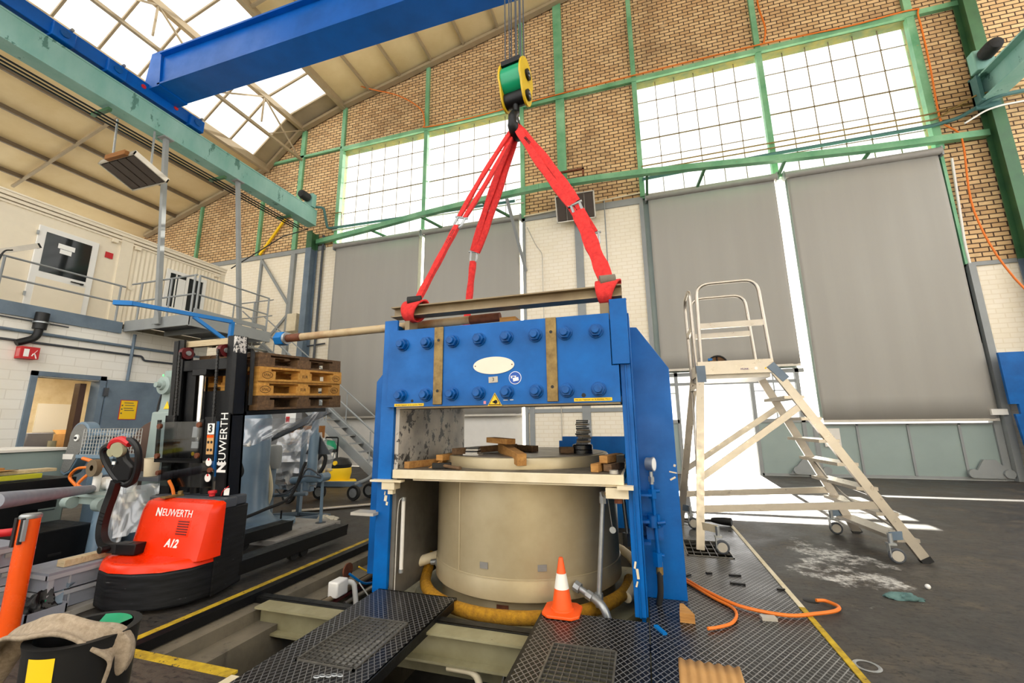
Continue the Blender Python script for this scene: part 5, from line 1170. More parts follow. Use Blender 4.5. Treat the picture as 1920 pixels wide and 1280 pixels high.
# carriage, load guard, forks
cg = MB(); cg.box(-.36, .36, .09, .13, 1.45, 1.75, TM); cg.box(-.34, .34, .1, .12, 1.9, 1.96, TM); cg.box(-.36, -.3, .08, .13, 1.45, 2.0, TM); cg.box(.3, .36, .08, .13, 1.45, 2.0, TM); obj('carriage', cg, black_st, fk)
obj('load_guard', tube(rounded([tm(.44, .11, 1.6), tm(.44, .11, 2.14), tm(.36, .11, 2.14)], .06), .02, 8), black_st, fk); obj('load_guard', tube(rounded([tm(-.44, .11, 1.6), tm(-.44, .11, 2.14), tm(-.36, .11, 2.14)], .06), .02, 8), black_st, fk)
for s_ in (-1, 1): obj('fork', MB().box(s_*.27-.08, s_*.27+.08, .13, 1.25, 1.50, 1.545, TM).box(s_*.27-.08, s_*.27+.08, .1, .16, 1.5, 1.9, TM), black_st, fk, bevel=.005)

# pallets: deck boards, bearers, blocks, base boards, stamps
PW, PLN = .8, 1.2
def pallet(k, wood_m, label, stamp):
    z0 = 1.548+.1445*k; base = tm(.0, .76, z0)
    t = thing('euro_pallet', label, 'pallet', base); ROOT[t.name] = Matrix.Translation(base)
    x0 = .46-PW; y0 = .165; rd = random.Random(k); dx = rd.uniform(-.012, .012)
    bx = lambda a, b, c, d, e, f: box(x0+a+dx, x0+b+dx, y0+c, y0+d, z0+e, z0+f, TM)
    for a in (0, .1635, .3275, .491, .655): obj('deck_board', bx(a+.0, a+.1+(.045 if a in (0, .3275, .655) else 0), 0, PLN, .122, .144), wood_m, t)
    for c in (0, .5275, 1.055): obj('bearer_board', bx(0, PW, c, c+.145, .1, .122), wood_m, t)
    for a, w_ in ((0, .1), (.3275, .145), (.7, .1)):
        obj('base_board', bx(a, a+w_, 0, PLN, 0, .022), wood_m, t)
        for c in (0, .5, 1.055-.055):
            b = obj('block', bx(a, a+w_, c, c+.2 if c != .5 else c+.2, .022, .1), wood_m, t)
            if a == .7 and stamp and c != .5:
                p = tm(x0+.8+dx+.001, y0+c+.1, z0+.061); uu, ww = TM.to_3x3() @ Vector((0, 1, 0)), TM.to_3x3() @ Vector((0, 0, 1))
                text('stamp', 'EPAL', .04, p, uu, ww, stamp_ink, b, .0005)
                obj('stamp_ring', tube([p+uu*(.062*math.cos(2*PI*i/24))+ww*(.033*math.sin(2*PI*i/24)) for i in range(24)], .0025, 4, close=True), stamp_ink, b)
            if a == .7 and stamp and c == .5: text('stamp', 'EUR', .045, tm(x0+.8+dx+.001, y0+c+.1, z0+.061), TM.to_3x3() @ Vector((0, 1, 0)), TM.to_3x3() @ Vector((0, 0, 1)), stamp_ink, b, .0005)
stamp_ink = flat('branded_stamp', (58, 38, 22), .8)
pallet(0, wood_dk, 'dark weathered pallet lowest in the raised stack', False)
pallet(1, wood_pal, 'yellow wooden pallet with stamped blocks, second from the bottom of the stack', True)
pallet(2, wood_pal, 'yellow wooden pallet with stamped blocks, second from the top of the stack', True)
pallet(3, wood_dk, 'brown weathered pallet topmost on the raised stack', False)
# ================================================================ CABIN, LANDING, STAIRS
XC = -13.4
cb = thing('site_cabin', 'cream container cabin standing on the upper floor at the left', 'cabin', (-14.8, 6, 3.98))
def corr(x, y0, y1, z0, z1, n):
    m = MB(); vs = []; k = 0
    for i in range(n*2+1):
        y = y0+(y1-y0)*i/(n*2); d = .02 if (i//1) % 2 else 0; vs += [(x-d, y, z0), (x-d, y, z1)]
    return m.add(vs, [(2*i, 2*i+2, 2*i+3, 2*i+1) for i in range(n*2)])
for a, b in ((3.0, 7.27), (7.27, 10.15)):
    w_ = corr(XC, a+.13, b-.13, 4.1, 6.45, int((b-a)*8)); obj('wall_panel', w_, cont, cb)
    f = MB()
    for y in (a, b-.14): f.box(XC-.12, XC+.03, y, y+.14, 3.98, 6.7)
    f.box(XC-.12, XC+.03, a, b, 3.98, 4.12)
    obj('corner_post', f, cont, cb)
    r_ = MB()
    for z0, z1, o_ in ((6.42, 6.47, .02), (6.49, 6.56, .05), (6.58, 6.66, .08), (6.66, 6.7, .1)): r_.box(XC-.2, XC+o_, a, b, z0, z1)
    obj('roof_rail', r_, cont, cb)
    for y in (a+.25, b-.3): obj('roof_bracket', cbox((XC+.05, y, 6.38), (.08, .12, .1)), cont, cb)
obj('end_wall', MB().box(-16, XC-.05, 10.05, 10.12, 3.98, 6.66), cont, cb); obj('roof', MB().box(-16, XC, 3.0, 10.15, 6.62, 6.68), cont, cb)
d = obj('door', box(XC, XC+.05, 5.5, 6.66, 3.98, 6.16), plastic_w, cb, bevel=.01)
obj('door_panel', box(XC+.045, XC+.055, 5.62, 6.54, 4.05, 4.9), cont, d); g = obj('door_glass', box(XC+.045, XC+.056, 5.64, 6.52, 5.05, 6.03), glass_dk, d)
obj('door_sign', MB().box(XC+.056, XC+.06, 5.88, 6.2, 5.72, 5.84).box(XC+.056, XC+.06, 5.93, 6.15, 5.6, 5.71), sign_wh, g)
obj('handle', MB().box(XC+.05, XC+.1, 6.42, 6.47, 4.94, 4.98).box(XC+.09, XC+.11, 6.22, 6.47, 4.945, 4.975), black_st, d)
for z_ in (5.9, 4.4): obj('hinge', box(XC+.04, XC+.07, 5.47, 5.51, z_, z_+.1), galv, d)
w_ = obj('window_frame', MB().box(XC, XC+.05, 8.35, 9.55, 4.86, 4.96).box(XC, XC+.05, 8.35, 9.55, 6.0, 6.1).box(XC, XC+.05, 8.35, 8.45, 4.96, 6.0).box(XC, XC+.05, 9.45, 9.55, 4.96, 6.0).box(XC, XC+.05, 8.93, 9.0, 4.96, 6.0), plastic_w, cb)
obj('pane', box(XC-.01, XC+.02, 8.45, 9.45, 4.96, 6.0), glass_dk, w_); obj('curtain', MB().box(XC+.02, XC+.03, 8.62, 8.66, 4.96, 6.0).box(XC+.02, XC+.028, 8.7, 8.92, 4.96, 5.9), plastic_w, w_)
obj('extinguisher_sign', box(XC+.01, XC+.02, 6.83, 7.0, 5.86, 6.02), sign_red, cb); obj('wall_knob', cyl((XC, 7.5, 5.2), (XC+.05, 7.5, 5.2), .05, 14), cont, cb)
# railing and landing
def railing(name, label, pts, zs, posts, r=.022, foot=0):
    t = thing(name, label, 'railing', posts[0])
    for z in zs: obj('rail', tube(rounded([(x, y, zb+z) for x, y, zb in pts], .08), r, 8), grey_st, t)
    for x, y, zb in posts: obj('post', cyl((x, y, zb-foot), (x, y, zb+zs[0]), r*1.1, 8), grey_st, t)
    return t
railing('walkway_railing', 'grey railing along the walkway in front of the cabin door', [(XL+.02, -1, 4.0), (XL+.02, 6.85, 4.0)], (.92, .48), [(XL+.02, y, 4.0) for y in (2.6, 4.7, 6.75)])
lp = thing('stair_landing', 'grey steel landing hung in front of the cabin, above the stacker', 'landing', (-11.2, 8, 3.8))
obj('deck', MB().box(-12.38, -10.1, 6.97, 9.2, 3.98, 4.02).box(-12.38, -11.6, 9.2, 10.3, 3.98, 4.02), grey_dk, lp)
f = MB(); f.box(-12.38, -10.1, 6.95, 7.0, 3.78, 4.05); f.box(-10.14, -10.08, 6.95, 9.2, 3.76, 4.05); f.box(-12.38, -10.1, 9.17, 9.22, 3.8, 4.05)
for y in (7.9, 8.9): f.box(-12.38, -10.1, y, y+.06, 3.85, 3.98)
obj('edge_channel', f, grey_st, lp); obj('toe_board', MB().box(-10.1, -10.08, 7.0, 9.0, 4.08, 4.2), grey_st, lp)
railing('landing_railing', 'grey railing on the near edge of the steel landing', [(-12.36, 6.98, 4.05), (-10.1, 6.98, 4.05), ], (.98, .5), [(x, 6.98, 4.05) for x in (-12.0, -10.95, -10.16)])
railing('landing_railing', 'grey railing on the outer side of the steel landing facing the press', [(-10.1, 7.05, 4.05), (-10.1, 9.05, 4.05)], (.98, .5), [(-10.1, y, 4.05) for y in (7.05, 9.05)])
railing('landing_railing', 'grey railing at the far edge of the steel landing by the cabin end', [(-11.6, 9.2, 4.05), (-10.1, 9.2, 4.05)], (.98, .5), [(-11.6, 9.2, 4.05), (-10.8, 9.2, 4.05)], r=.018)
st = thing('steel_stairs', 'grey open-tread steel stairs climbing to the landing behind the pallets', 'stairs', (-7.0, 9.7, 0))
p0, p1 = Vector((-6.5, 0, .02)), Vector((-11.6, 0, 3.95))
for y in (9.5, 10.3): obj('stringer', bar(p0+Vector((0, y, .1)), p1+Vector((0, y, 0)), .06, .22), grey_st, st)
for i in range(17):
    q = p0+(p1-p0)*((i+1)/18); obj('tread', cbox((q.x, 9.9, q.z+.02), (.26, .76, .035)), galv, st)
for y in (9.5, 10.3):
    for dz in (.95, .5): obj('handrail', tube([p0+Vector((.05, y, dz+.1)), p1+Vector((0, y, dz))], .02, 8), grey_st, st)
    for t_ in (.05, .33, .62, .9): q = p0+(p1-p0)*t_; obj('baluster', cyl((q.x, y, q.z+.1), (q.x, y, q.z+1.02), .018, 8), grey_st, st)
# wall fittings of the left wall
lf = thing('tube_light', 'aluminium tube light bracket above the walkway at the left edge', 'lamp', (-12.0, 4.6, 5.0))
obj('housing', bar((-12.0, 4.1, 4.62), (-12.0, 4.98, 5.2), .1, .1), alu, lf); obj('end_cap', bar((-12.0, 4.97, 5.19), (-12.0, 5.0, 5.21), .1, .1), black_pl, lf); obj('lamp_cable', tube(smooth([(-11.95, 4.62, 4.95), (-11.95, 4.5, 4.85), (-11.95, 4.42, 4.4), (-12.2, 4.4, 4.1)]), .015, 6), black_pl, lf)
obj('wall_bracket', bar((-12.0, 4.5, 4.86), (XL, 4.5, 3.98), .05, .05), grey_st, lf)
fs_ = thing('hose_sign', 'red fire extinguisher sign box on the white block wall', 'sign', (XL, 5.3, 2.85))
s0 = obj('sign_box', box(XL, XL+.2, 5.16, 5.44, 2.84, 3.09), sign_red, fs_); m = MB(); m.box(XL+.2, XL+.204, 5.20, 5.28, 2.88, 3.04); m.tube([(XL+.202, 5.33+.018*i, 2.9+.06*math.sin(i)) for i in range(5)], .012, 5); m.bar((XL+.202, 5.32, 2.9), (XL+.202, 5.4, 3.03), .004, .03, (1, 0, 0)); obj('sign_print', m, sign_wh, s0)
obj('sign_print', MB().box(XL+.04, XL+.16, 5.155, 5.16, 2.88, 3.05), M('sign_pink', (220, 120, 120), .5), s0)
bp = thing('black_elbow_pipe', 'black plastic pipe elbow on the white wall under the walkway', 'pipe', (XL+.12, 5.35, 3.2))
obj('pipe', tube(rounded([(XL+.12, 5.4, 3.8), (XL+.12, 5.38, 3.3), (XL+.1, 5.1, 3.15)], .12), .07, 12), black_pl, bp); obj('pipe_collar', cyl((XL+.12, 5.4, 3.86), (XL+.12, 5.39, 3.5), .11, 16), black_pl, bp); obj('pipe_clip', cyl((XL+.12, 5.4, 3.66), (XL+.12, 5.4, 3.63), .13, 16), galv, bp)
def wallpipe(pts, r, label): return single('wall_conduit', tube(rounded(pts, .05), r, 8), grey_dk if r < .03 else grey_bl, label, 'conduit')
wallpipe([(XL+.05, 1, 3.42), (XL+.05, 9.1, 3.42)], .035, 'upper grey pipe along the white block wall')
wallpipe([(XL+.04, 1, 3.2), (XL+.04, 7.45, 3.22), (XL+.04, 7.5, 3.12), (XL+.04, 9.1, 3.14)], .025, 'lower stepped conduit along the white block wall')
wallpipe([(XL+.06, 7.2, 3.75), (XL+.06, 7.2, 2.56)], .035, 'vertical grey pipe dropping to the open door top')
wallpipe([(XL+.04, 3, 3.68), (XL+.04, 5.9, 3.66)], .014, 'thin short wire run above the elbow pipe')
dg = thing('dial_device', 'grey round dial device on a bracket behind the mast top', 'device', (-6.05, 4.0, 1.5))
obj('dial', MB().lathe([(0, 0), (.12, 0), (.12, -.06), (.07, -.07), (.06, -.1), (.035, -.1), (.035, -.15), (0, -.15)], (-6.05, 4.0, 1.95), 24, 'Y'), mach_lt, dg); obj('indicator', cyl((-6.05, 3.93, 2.08), (-6.05, 3.925, 2.08), .012, 8), led, dg)
obj('back_plate', box(-6.13, -5.93, 4.0, 4.04, 1.55, 2.15), mach_lt, dg); o = obj('warning_triangle', prism([(-.05, -.04), (.05, -.04), (0, .06)], (-6.0, 3.99, 1.68), (0, .006, 0), U, Z), sign_yel, dg)

# the room behind the doorway
def crate(*a, **k): pass
single('whiteboard', box(-16.3, -16.26, 7.45, 8.4, 1.3, 2.1), sign_wh, 'whiteboard on the back wall of the small room', 'whiteboard')
t = thing('work_table', 'dark table with parts inside the small room', 'table', (-15.2, 7, 0)); obj('tabletop', box(-15.8, -14.0, 5.8, 8.3, .82, .88), brown_disc, t); obj('under_shelf', box(-15.8, -14.0, 5.8, 8.3, .3, .34), brown_disc, t)
for x in (-15.75, -14.05):
    for y in (5.85, 7.0, 8.2): obj('leg', box(x-.03, x+.03, y-.03, y+.03, 0, .82), brown_disc, t)
t = thing('cardboard_box', 'open brown cardboard box on the room table', 'box', (-14.5, 7.6, .88)); obj('box_body', box(-14.8, -14.2, 7.2, 8.1, .88, 1.25), cardboard, t); obj('box_flap', MB().bar((-14.2, 7.65, 1.25), (-14.0, 7.65, 1.35), .8, .012, (0, 0, 1)).bar((-14.8, 7.65, 1.25), (-15.0, 7.65, 1.36), .8, .012), cardboard, t)
single('grey_tub', box(-14.9, -14.4, 6.5, 7.0, .88, 1.3), plastic_gr, 'grey tub left of the cardboard box on the table', 'tub', bevel=.02)
single('glass_jar', cyl((-14.2, 6.9, .88), (-14.2, 6.9, 1.1), .08, 14), M('pale_jar', (170, 170, 150), .2), 'pale jar in front of the grey tub', 'jar')
t = thing('trolley_frame', 'dark tube trolley frame with wooden shelf in the doorway', 'trolley', (-14, 8, 0)); obj('hoop', tube(rounded([(-13.6, 7.35, .8), (-13.6, 7.35, 1.95), (-13.6, 8.25, 1.98), (-13.6, 8.25, .8)], .06), .025, 8), black_st, t); obj('shelf', box(-13.9, -13.3, 7.3, 8.3, 1.32, 1.36), ply, t)
struct('door_6', MB().box(-16.32, -16.24, 6.85, 6.95, 0, 2.5).box(-16.32, -16.24, 5.7, 6.95, 2.4, 2.5), grey_bl)
single('dark_coat_rack', box(-12.95, -12.75, 6.5, 6.62, .9, 2.45), brown_disc, 'dark brown board just inside the doorway at right', 'board')

# ================================================================ MACHINES AND CLUTTER AT THE LEFT
lb = thing('long_machine_bed', 'long pale grey-green machine cabinet behind the black table', 'machine', (-8.5, 2.8, 0))
obj('cabinet', box(-9.2, -7.9, .5, 4.1, .08, 1.10), mach_lt, lb, bevel=.02); obj('top_edge', box(-9.2, -7.86, .5, 4.12, 1.10, 1.13), white_pt, lb); obj('panel_seam', MB().box(-7.9, -7.895, 3.0, 3.01, .5, 1.0).box(-7.9, -7.895, 2.2, 4.0, .3, .31), grey_dk, lb); obj('plinth', box(-9.1, -8.0, .6, 4.0, 0, .08), grey_dk, lb)
bm = thing('belt_machine', 'blue-grey machine with teardrop mesh belt guard and red label', 'machine', (-7.2, 4.4, 0))
obj('body', MB().box(-7.42, -6.75, 4.06, 4.9, 0, 1.33), mach, bm, bevel=.03)
td = [(-7.52+.2*math.cos(a), 1.29+.2*math.sin(a)) for a in [math.radians(x) for x in range(-12, 195, 12)]]+[(-7.80, .80), (-7.7, .76), (-7.6, .8)]
gd_ = obj('belt_guard', prism(td, (0, 3.93, 0), (0, .14, 0), U, Z), mach, bm, bevel=.012)
def inset(p, k, c): return [(c[0]+(x-c[0])*k, c[1]+(y-c[1])*k) for x, y in p]
obj('mesh_face', prism(inset(td, .9, (-7.58, 1.15)), (0, 3.922, 0), (0, .01, 0), U, Z), mesh_m if 'mesh_m' in globals() else M('fine_mesh_grey', (136, 136, 132), .6, scale=90, c2=(90, 90, 88), bump=.5), gd_)
obj('guard_hub', MB().cyl((-7.54, 3.92, 1.27), (-7.54, 3.905, 1.27), .045, 16), sign_wh, gd_); obj('hub_bolt', cyl((-7.54, 3.905, 1.27), (-7.54, 3.89, 1.27), .018, 10), ink, gd_); obj('guard_strap', prism([(-7.77, .98), (-7.57, .98), (-7.55, 1.05), (-7.78, 1.05)], (0, 3.918, 0), (0, .006, 0), U, Z), white_pt, gd_)
obj('drive_shaft', cyl((-7.35, 4.0, 1.32), (-6.9, 4.1, 1.33), .04, 12), mach, bm)
obj('switch', box(-7.12, -6.98, 4.02, 4.06, 1.18, 1.29), black_pl, bm); o = obj('red_label', box(-7.22, -7.04, 4.05, 4.06, 1.0, 1.06), sign_red, bm); obj('label_disc', cyl((-7.19, 4.05, 1.03), (-7.19, 4.045, 1.03), .02, 12), sign_wh, o); obj('green_lamp', cyl((-7.15, 4.06, .94), (-7.15, 4.04, .94), .02, 12), led, bm)
# basket
bk_ = thing('wire_basket', 'silver wire basket standing on the blue-grey machine', 'basket', (-6.5, 4.3, 1.33)); q = MB()
bx0, bx1, by0, by1, bz0, bz1 = -6.72, -6.08, 3.55, 3.8, 1.08, 1.39
for i in range(13):
    x = bx0+(bx1-bx0)*i/12
    for y in (by0, by1): q.cyl((x, y, bz0), (x, y, bz1), .004, 4)
for i in range(8):
    z = bz0+(bz1-bz0)*i/7; q.tube([(bx0, by0, z), (bx1, by0, z), (bx1, by1, z), (bx0, by1, z)], .004, 4, close=True)
for i in range(9): y = by0+(by1-by0)*i/8; q.cyl((bx1, y, bz0), (bx1, y, bz1), .004, 4)
obj('wire_mesh', q, galv, bk_); obj('support', MB().box(-6.74, -6.06, 3.52, 3.82, 1.04, 1.08).box(-6.6, -6.2, 3.6, 3.75, 0, 1.04), mach, bk_)
ds = thing('disc_saw', 'grey machine with large dark brown disc guard behind the mast', 'machine', (-6.2, 4.0, 0))
obj('disc_guard', lathe([(0, 0), (.60, 0), (.62, .03), (.62, .12), (0, .12)], (-6.2, 4.06, .9), 40, 'Y'), brown_disc, ds); obj('column', box(-6.12, -5.8, 3.9, 4.05, .3, 1.6), mach_lt, ds, bevel=.02); obj('base', box(-6.6, -5.8, 3.9, 4.2, 0, .5), mach, ds)
obj('arm_bracket', prism([(-6.2, 1.6), (-5.95, 1.6), (-5.95, 1.85)], (0, 4.02, 0), (0, .05, 0), U, Z), mach_lt, ds)
obj('machine_cable', tube(smooth([(-6.3, 4.15, 1.95), (-6.38, 4.15, 1.8), (-6.4, 4.15, 1.6), (-6.3, 4.15, 1.5), (-6.2, 4.2, 1.7)]), .014, 6), black_pl, ds)
jb = thing('jib_arm', 'thin blue jib arm with short cross tube above the stacker mast', 'jib', (-4.5, 3.57, .87))
obj('post', bar((-4.50, 3.57, 2.6), (-4.50, 3.57, .87), .04, .04), rail_blue, jb); obj('boom', bar((-4.5, 3.57, 2.6), (-4.73, 2.68, 2.6), .035, .04), rail_blue, jb); obj('brace', bar((-4.60, 3.2, 2.58), (-4.5, 3.5, 2.38), .035, .035), rail_blue, jb); obj('cross_tube', bar((-4.72, 2.70, 2.6), (-4.86, 2.62, 2.6), .05, .045), rail_blue, jb)
jb.location = jb.location
# pedestal and tube bench
pd = thing('pedestal_stand', 'blue-grey tapered pedestal with pale bracket on top', 'stand', (-5.55, 3.25, 0))
obj('pedestal', MB().lathe([(.13, 0), (.14, .02), (.12, .05), (.1, .6), (.1, .62), (0, .62)], (-5.55, 3.25, 0), 28), mach, pd); obj('top_plate', box(-5.95, -5.25, 3.05, 3.42, .70, .73), mach_lt, pd); obj('bracket', MB().box(-5.85, -5.3, 3.1, 3.36, .62, .70).cyl((-5.85, 3.05, .64), (-5.75, 3.05, .64), .06, 12).cyl((-5.35, 3.05, .64), (-5.25, 3.05, .64), .07, 12), mach_lt, pd)
single('aluminium_tube', tube([(-3.0, 1.28, 1.06), (-5.7, 3.16, .76)], .042, 16), plastic_gr, 'long pale aluminium tube running from the left edge to the pedestal', 'tube')
st_ = thing('tube_support', 'grey trestle out of frame carrying the aluminium tube', 'trestle', (-3.0, 1.3, 0)) if False else None
vs_ = thing('vice_valve', 'white valve body with round flange on the pedestal bench', 'valve', (-5.6, 3.3, .73)); obj('valve_body', MB().cyl((-5.75, 3.3, .8), (-5.4, 3.35, .8), .07, 16).cyl((-5.7, 3.2, .73), (-5.7, 3.2, .92), .035, 12), plastic_w, vs_); obj('flange', lathe([(.03, 0), (.09, 0), (.09, .05), (.03, .05)], (-5.68, 3.12, .98), 20, 'Y'), brown_st, vs_)
bt = thing('side_bench', 'grey bench plate behind the tiller with cups on it', 'bench', (-5.2, 3.9, 0)); obj('bench_top', box(-6.0, -4.45, 3.35, 3.8, .83, .87), grey_dk, bt)
for x in (-5.9, -4.85): obj('leg', box(x-.03, x+.03, 3.5, 3.56, 0, .83), grey_dk, bt)
for x, y, m, lab in ((-5.28, 3.45, cream, 'cream paper cup beside the tiller'), (-5.05, 3.55, plastic_w, 'white paper cup with blue print on the bench')):
    t = thing('paper_cup', lab, 'cup', (x, y, .87)); obj('cup', lathe([(0, 0), (.06, 0), (.075, .19), (.08, .195), (.07, .19), (.056, .01), (0, .01)], (x, y, .87), 20), m, t)
    if m is plastic_w: obj('blue_print', lathe([(.063, .03), (.074, .16)], (x, y, .87), 6, a0=-2.3, a1=-1.1), sign_blue, t)
cable([(-5.9, 3.3, .95), (-5.7, 3.25, 1.12), (-5.4, 3.2, 1.1), (-5.2, 3.2, 1.0), (-5.5, 3.2, .98), (-5.75, 3.15, 1.05), (-5.85, 3.12, 1.08)], .018, orange_ho, 'orange hose coil over the valve behind the tiller', 'air_hose', 'hose')
cable([(-6.2, 3.3, .75), (-6.35, 3.3, .85), (-6.2, 3.28, .95), (-5.9, 3.25, .95), (-6.0, 3.2, .8), (-5.9, 3.2, .76)], .016, orange_ho, 'orange hose loop left of the valve on the bench', 'air_hose', 'hose')
cable([(-5.3, 3.5, .9), (-4.9, 3.6, 1.0), (-4.75, 3.55, .95), (-5.0, 3.45, .9)], .015, orange_ho, 'orange hose loop right of the tiller by the cups', 'air_hose', 'hose')
def film_sheet(corners, label, sag=.06, n=14, seed=1, name='plastic_sheet'):
    a, b, c, d = [Vector(x) for x in corners]; rd = random.Random(seed); ph = [rd.uniform(0, 6) for _ in range(6)]
    nrm = (b-a).cross(d-a).normalized()
    def f(u, v):
        p = (a*(1-u)+b*u)*(1-v)+(d*(1-u)+c*u)*v
        return p+nrm*(sag*(.5*math.sin(7*u+ph[0]+3*v)+.4*math.sin(13*u-5*v+ph[1])+.5*math.sin(6*v+ph[2])*math.sin(4*u)+.25*math.sin(23*u+9*v+ph[3])))
    return single(name, MB().grid(f, n*2, n*2), film, label, 'plastic sheet')
film_sheet([(-5.36, 3.1, .88), (-5.02, 3.1, .92), (-5.05, 3.08, .2), (-5.2, 3.05, .25)], 'white plastic sheet hanging behind the tiller arm', .04, seed=2)
film_sheet([(-5.2, 3.1, .8), (-4.5, 3.3, .86), (-4.5, 3.2, .45), (-5.0, 3.0, .35)], 'clear plastic sheet hanging under the bench beside the hood', .05, seed=5)
film_sheet([(-5.3, 3.6, 1.25), (-4.8, 3.7, 1.2), (-4.75, 3.6, .95), (-5.3, 3.5, .9)], 'cloudy plastic wrapped over parts behind the tiller head', .04, seed=8)
# column machine on its slab
struct('base_slab', box(-6.4, -4.25, 4.25, 5.38, 0, .06), conc_lt)
cmx = thing('column_machine', 'big blue-grey machine column standing on the concrete slab', 'machine', (-5.35, 4.75, .06))
q = MB(); q.lathe([(.62, .06), (.62, .13), (.5, .16), (.42, .24), (.37, .4), (.34, .8), (.32, 1.5), (.28, 1.62), (0, 1.62)], (0, 0, 0), 36); q.v = [(-5.35+x*1.0, 4.72+y*.62, z) for x, y, z in q.v]; obj('column', q, mach, cmx)
obj('foot_flange', prism([(-5.98, 4.3), (-4.78, 4.3), (-4.72, 4.36), (-4.72, 5.0), (-4.78, 5.1), (-5.98, 5.1)], (0, 0, .06), (0, 0, .09), U, (0, 1, 0)), mach, cmx, bevel=.02)
for x, y in ((-5.1, 4.36), (-4.85, 4.9)): obj('anchor_bolt', cyl((x, y, .15), (x, y, .26), .012, 8), black_st, cmx)
obj('side_lever', MB().cyl((-5.3, 4.4, 1.16), (-5.02, 4.4, 1.16), .012, 8).cyl((-5.05, 4.4, 1.16), (-4.98, 4.4, 1.16), .025, 10), galv, cmx)
obj('machine_hose', tube(smooth([(-5.15, 4.4, 1.4), (-5.1, 4.38, 1.0), (-5.05, 4.4, .8), (-5.2, 4.38, .66), (-5.3, 4.36, .64)]), .018, 8), rubber, cmx)
obj('machine_hose', tube(smooth([(-4.6, 5.0, .9), (-4.72, 4.9, .45), (-4.85, 4.6, .32), (-5.1, 4.4, .2), (-5.3, 4.3, .1)]), .02, 8), rubber, cmx)
obj('white_hose', tube(smooth([(-5.25, 4.38, 1.12), (-5.2, 4.36, 1.0), (-5.25, 4.36, .85), (-5.33, 4.38, .72)]), .02, 8), plastic_w, cmx)
fl_ = thing('air_filter', 'grey cylinder air filter with cream hose beside the column', 'filter', (-5.6, 5.4, .06)); obj('filter_bowl', lathe([(0, .75), (.1, .75), (.12, .8), (.12, 1.05), (.1, 1.1), (0, 1.12)], (-5.6, 5.4, 0), 22), grey_st, fl_); obj('filter_pipe', MB().cyl((-5.6, 5.4, .06), (-5.6, 5.4, .75), .06, 14).cyl((-5.6, 5.4, .35), (-4.9, 5.4, .4), .03, 10), grey_bl, fl_); obj('filter_hose', tube(smooth([(-5.5, 5.2, .85), (-5.35, 5.15, .6), (-5.33, 5.15, .4), (-5.4, 5.15, .2)]), .03, 8), cream, fl_)
obj('black_hose', tube(smooth([(-5.5, 5.15, .8), (-5.45, 5.1, .5), (-5.45, 5.1, .2)]), .028, 8), rubber, fl_)
ps = thing('pipe_post', 'blue-grey post with slanted arm and pipe fittings on a thin stand', 'stand', (-4.45, 5.2, .06))
obj('post', MB().cyl((-4.75, 5.3, .55), (-4.75, 5.3, 1.3), .07, 16).cyl((-4.75, 5.3, 1.3), (-4.75, 5.3, 1.6), .05, 14), mach, ps); obj('stand_rod', cyl((-4.44, 5.2, .06), (-4.46, 5.2, .62), .022, 10), mach, ps); obj('foot_plate', cyl((-4.44, 5.2, .06), (-4.44, 5.2, .065), .07, 14), grey_dk, ps)
obj('slanted_arm', bar((-5.45, 5.1, 1.2), (-4.55, 5.3, 1.62), .06, .1), grey_dk, ps); obj('gusset', prism([(-4.95, .98), (-4.5, .98), (-4.75, 1.3)], (0, 5.36, 0), (0, .02, 0), U, Z), grey_dk, ps)
obj('valve_group', MB().cyl((-4.95, 5.15, .62), (-4.4, 5.15, .66), .05, 12).cyl((-4.7, 5.15, .5), (-4.7, 5.15, .75), .045, 12).cyl((-4.42, 5.1, .68), (-4.42, 5.25, .68), .06, 12), mach, ps)
obj('thin_hoses', MB().tube(smooth([(-4.4, 5.1, .7), (-4.6, 5.05, .8), (-4.75, 5.05, .6), (-5.0, 5.05, .45), (-5.15, 5.08, .5)]), .012, 6).tube(smooth([(-4.4, 5.1, .68), (-4.62, 5.0, .7), (-4.8, 5.0, .5), (-5.1, 5.02, .42)]), .012, 6), grey_dk, ps)
lf_ = thing('floor_frame', 'grey angle-iron leg and floor frame behind the column', 'frame', (-5.3, 5.9, 0)); obj('leg', bar((-5.35, 5.75, 0), (-5.35, 5.75, 1.3), .06, .06), grey_bl, lf_); obj('base_frame', MB().bar((-5.35, 5.75, .03), (-4.75, 5.75, .03), .05, .05).bar((-4.75, 5.75, .03), (-5.1, 5.35, .03), .05, .05).bar((-5.35, 5.75, .03), (-5.7, 5.5, .03), .05, .05), grey_bl, lf_)
film_sheet([(-5.05, 4.3, 1.5), (-4.0, 4.38, 1.5), (-4.45, 4.35, 1.28), (-4.9, 4.3, 1.14)], 'clear plastic sheet hanging in a point below the raised pallets', .05, seed=11)
film_sheet([(-4.7, 5.2, 1.62), (-4.5, 5.25, 1.6), (-4.95, 5.2, .95), (-5.1, 5.2, 1.1)], 'narrow clear plastic strip hanging over the slanted arm', .04, seed=13)
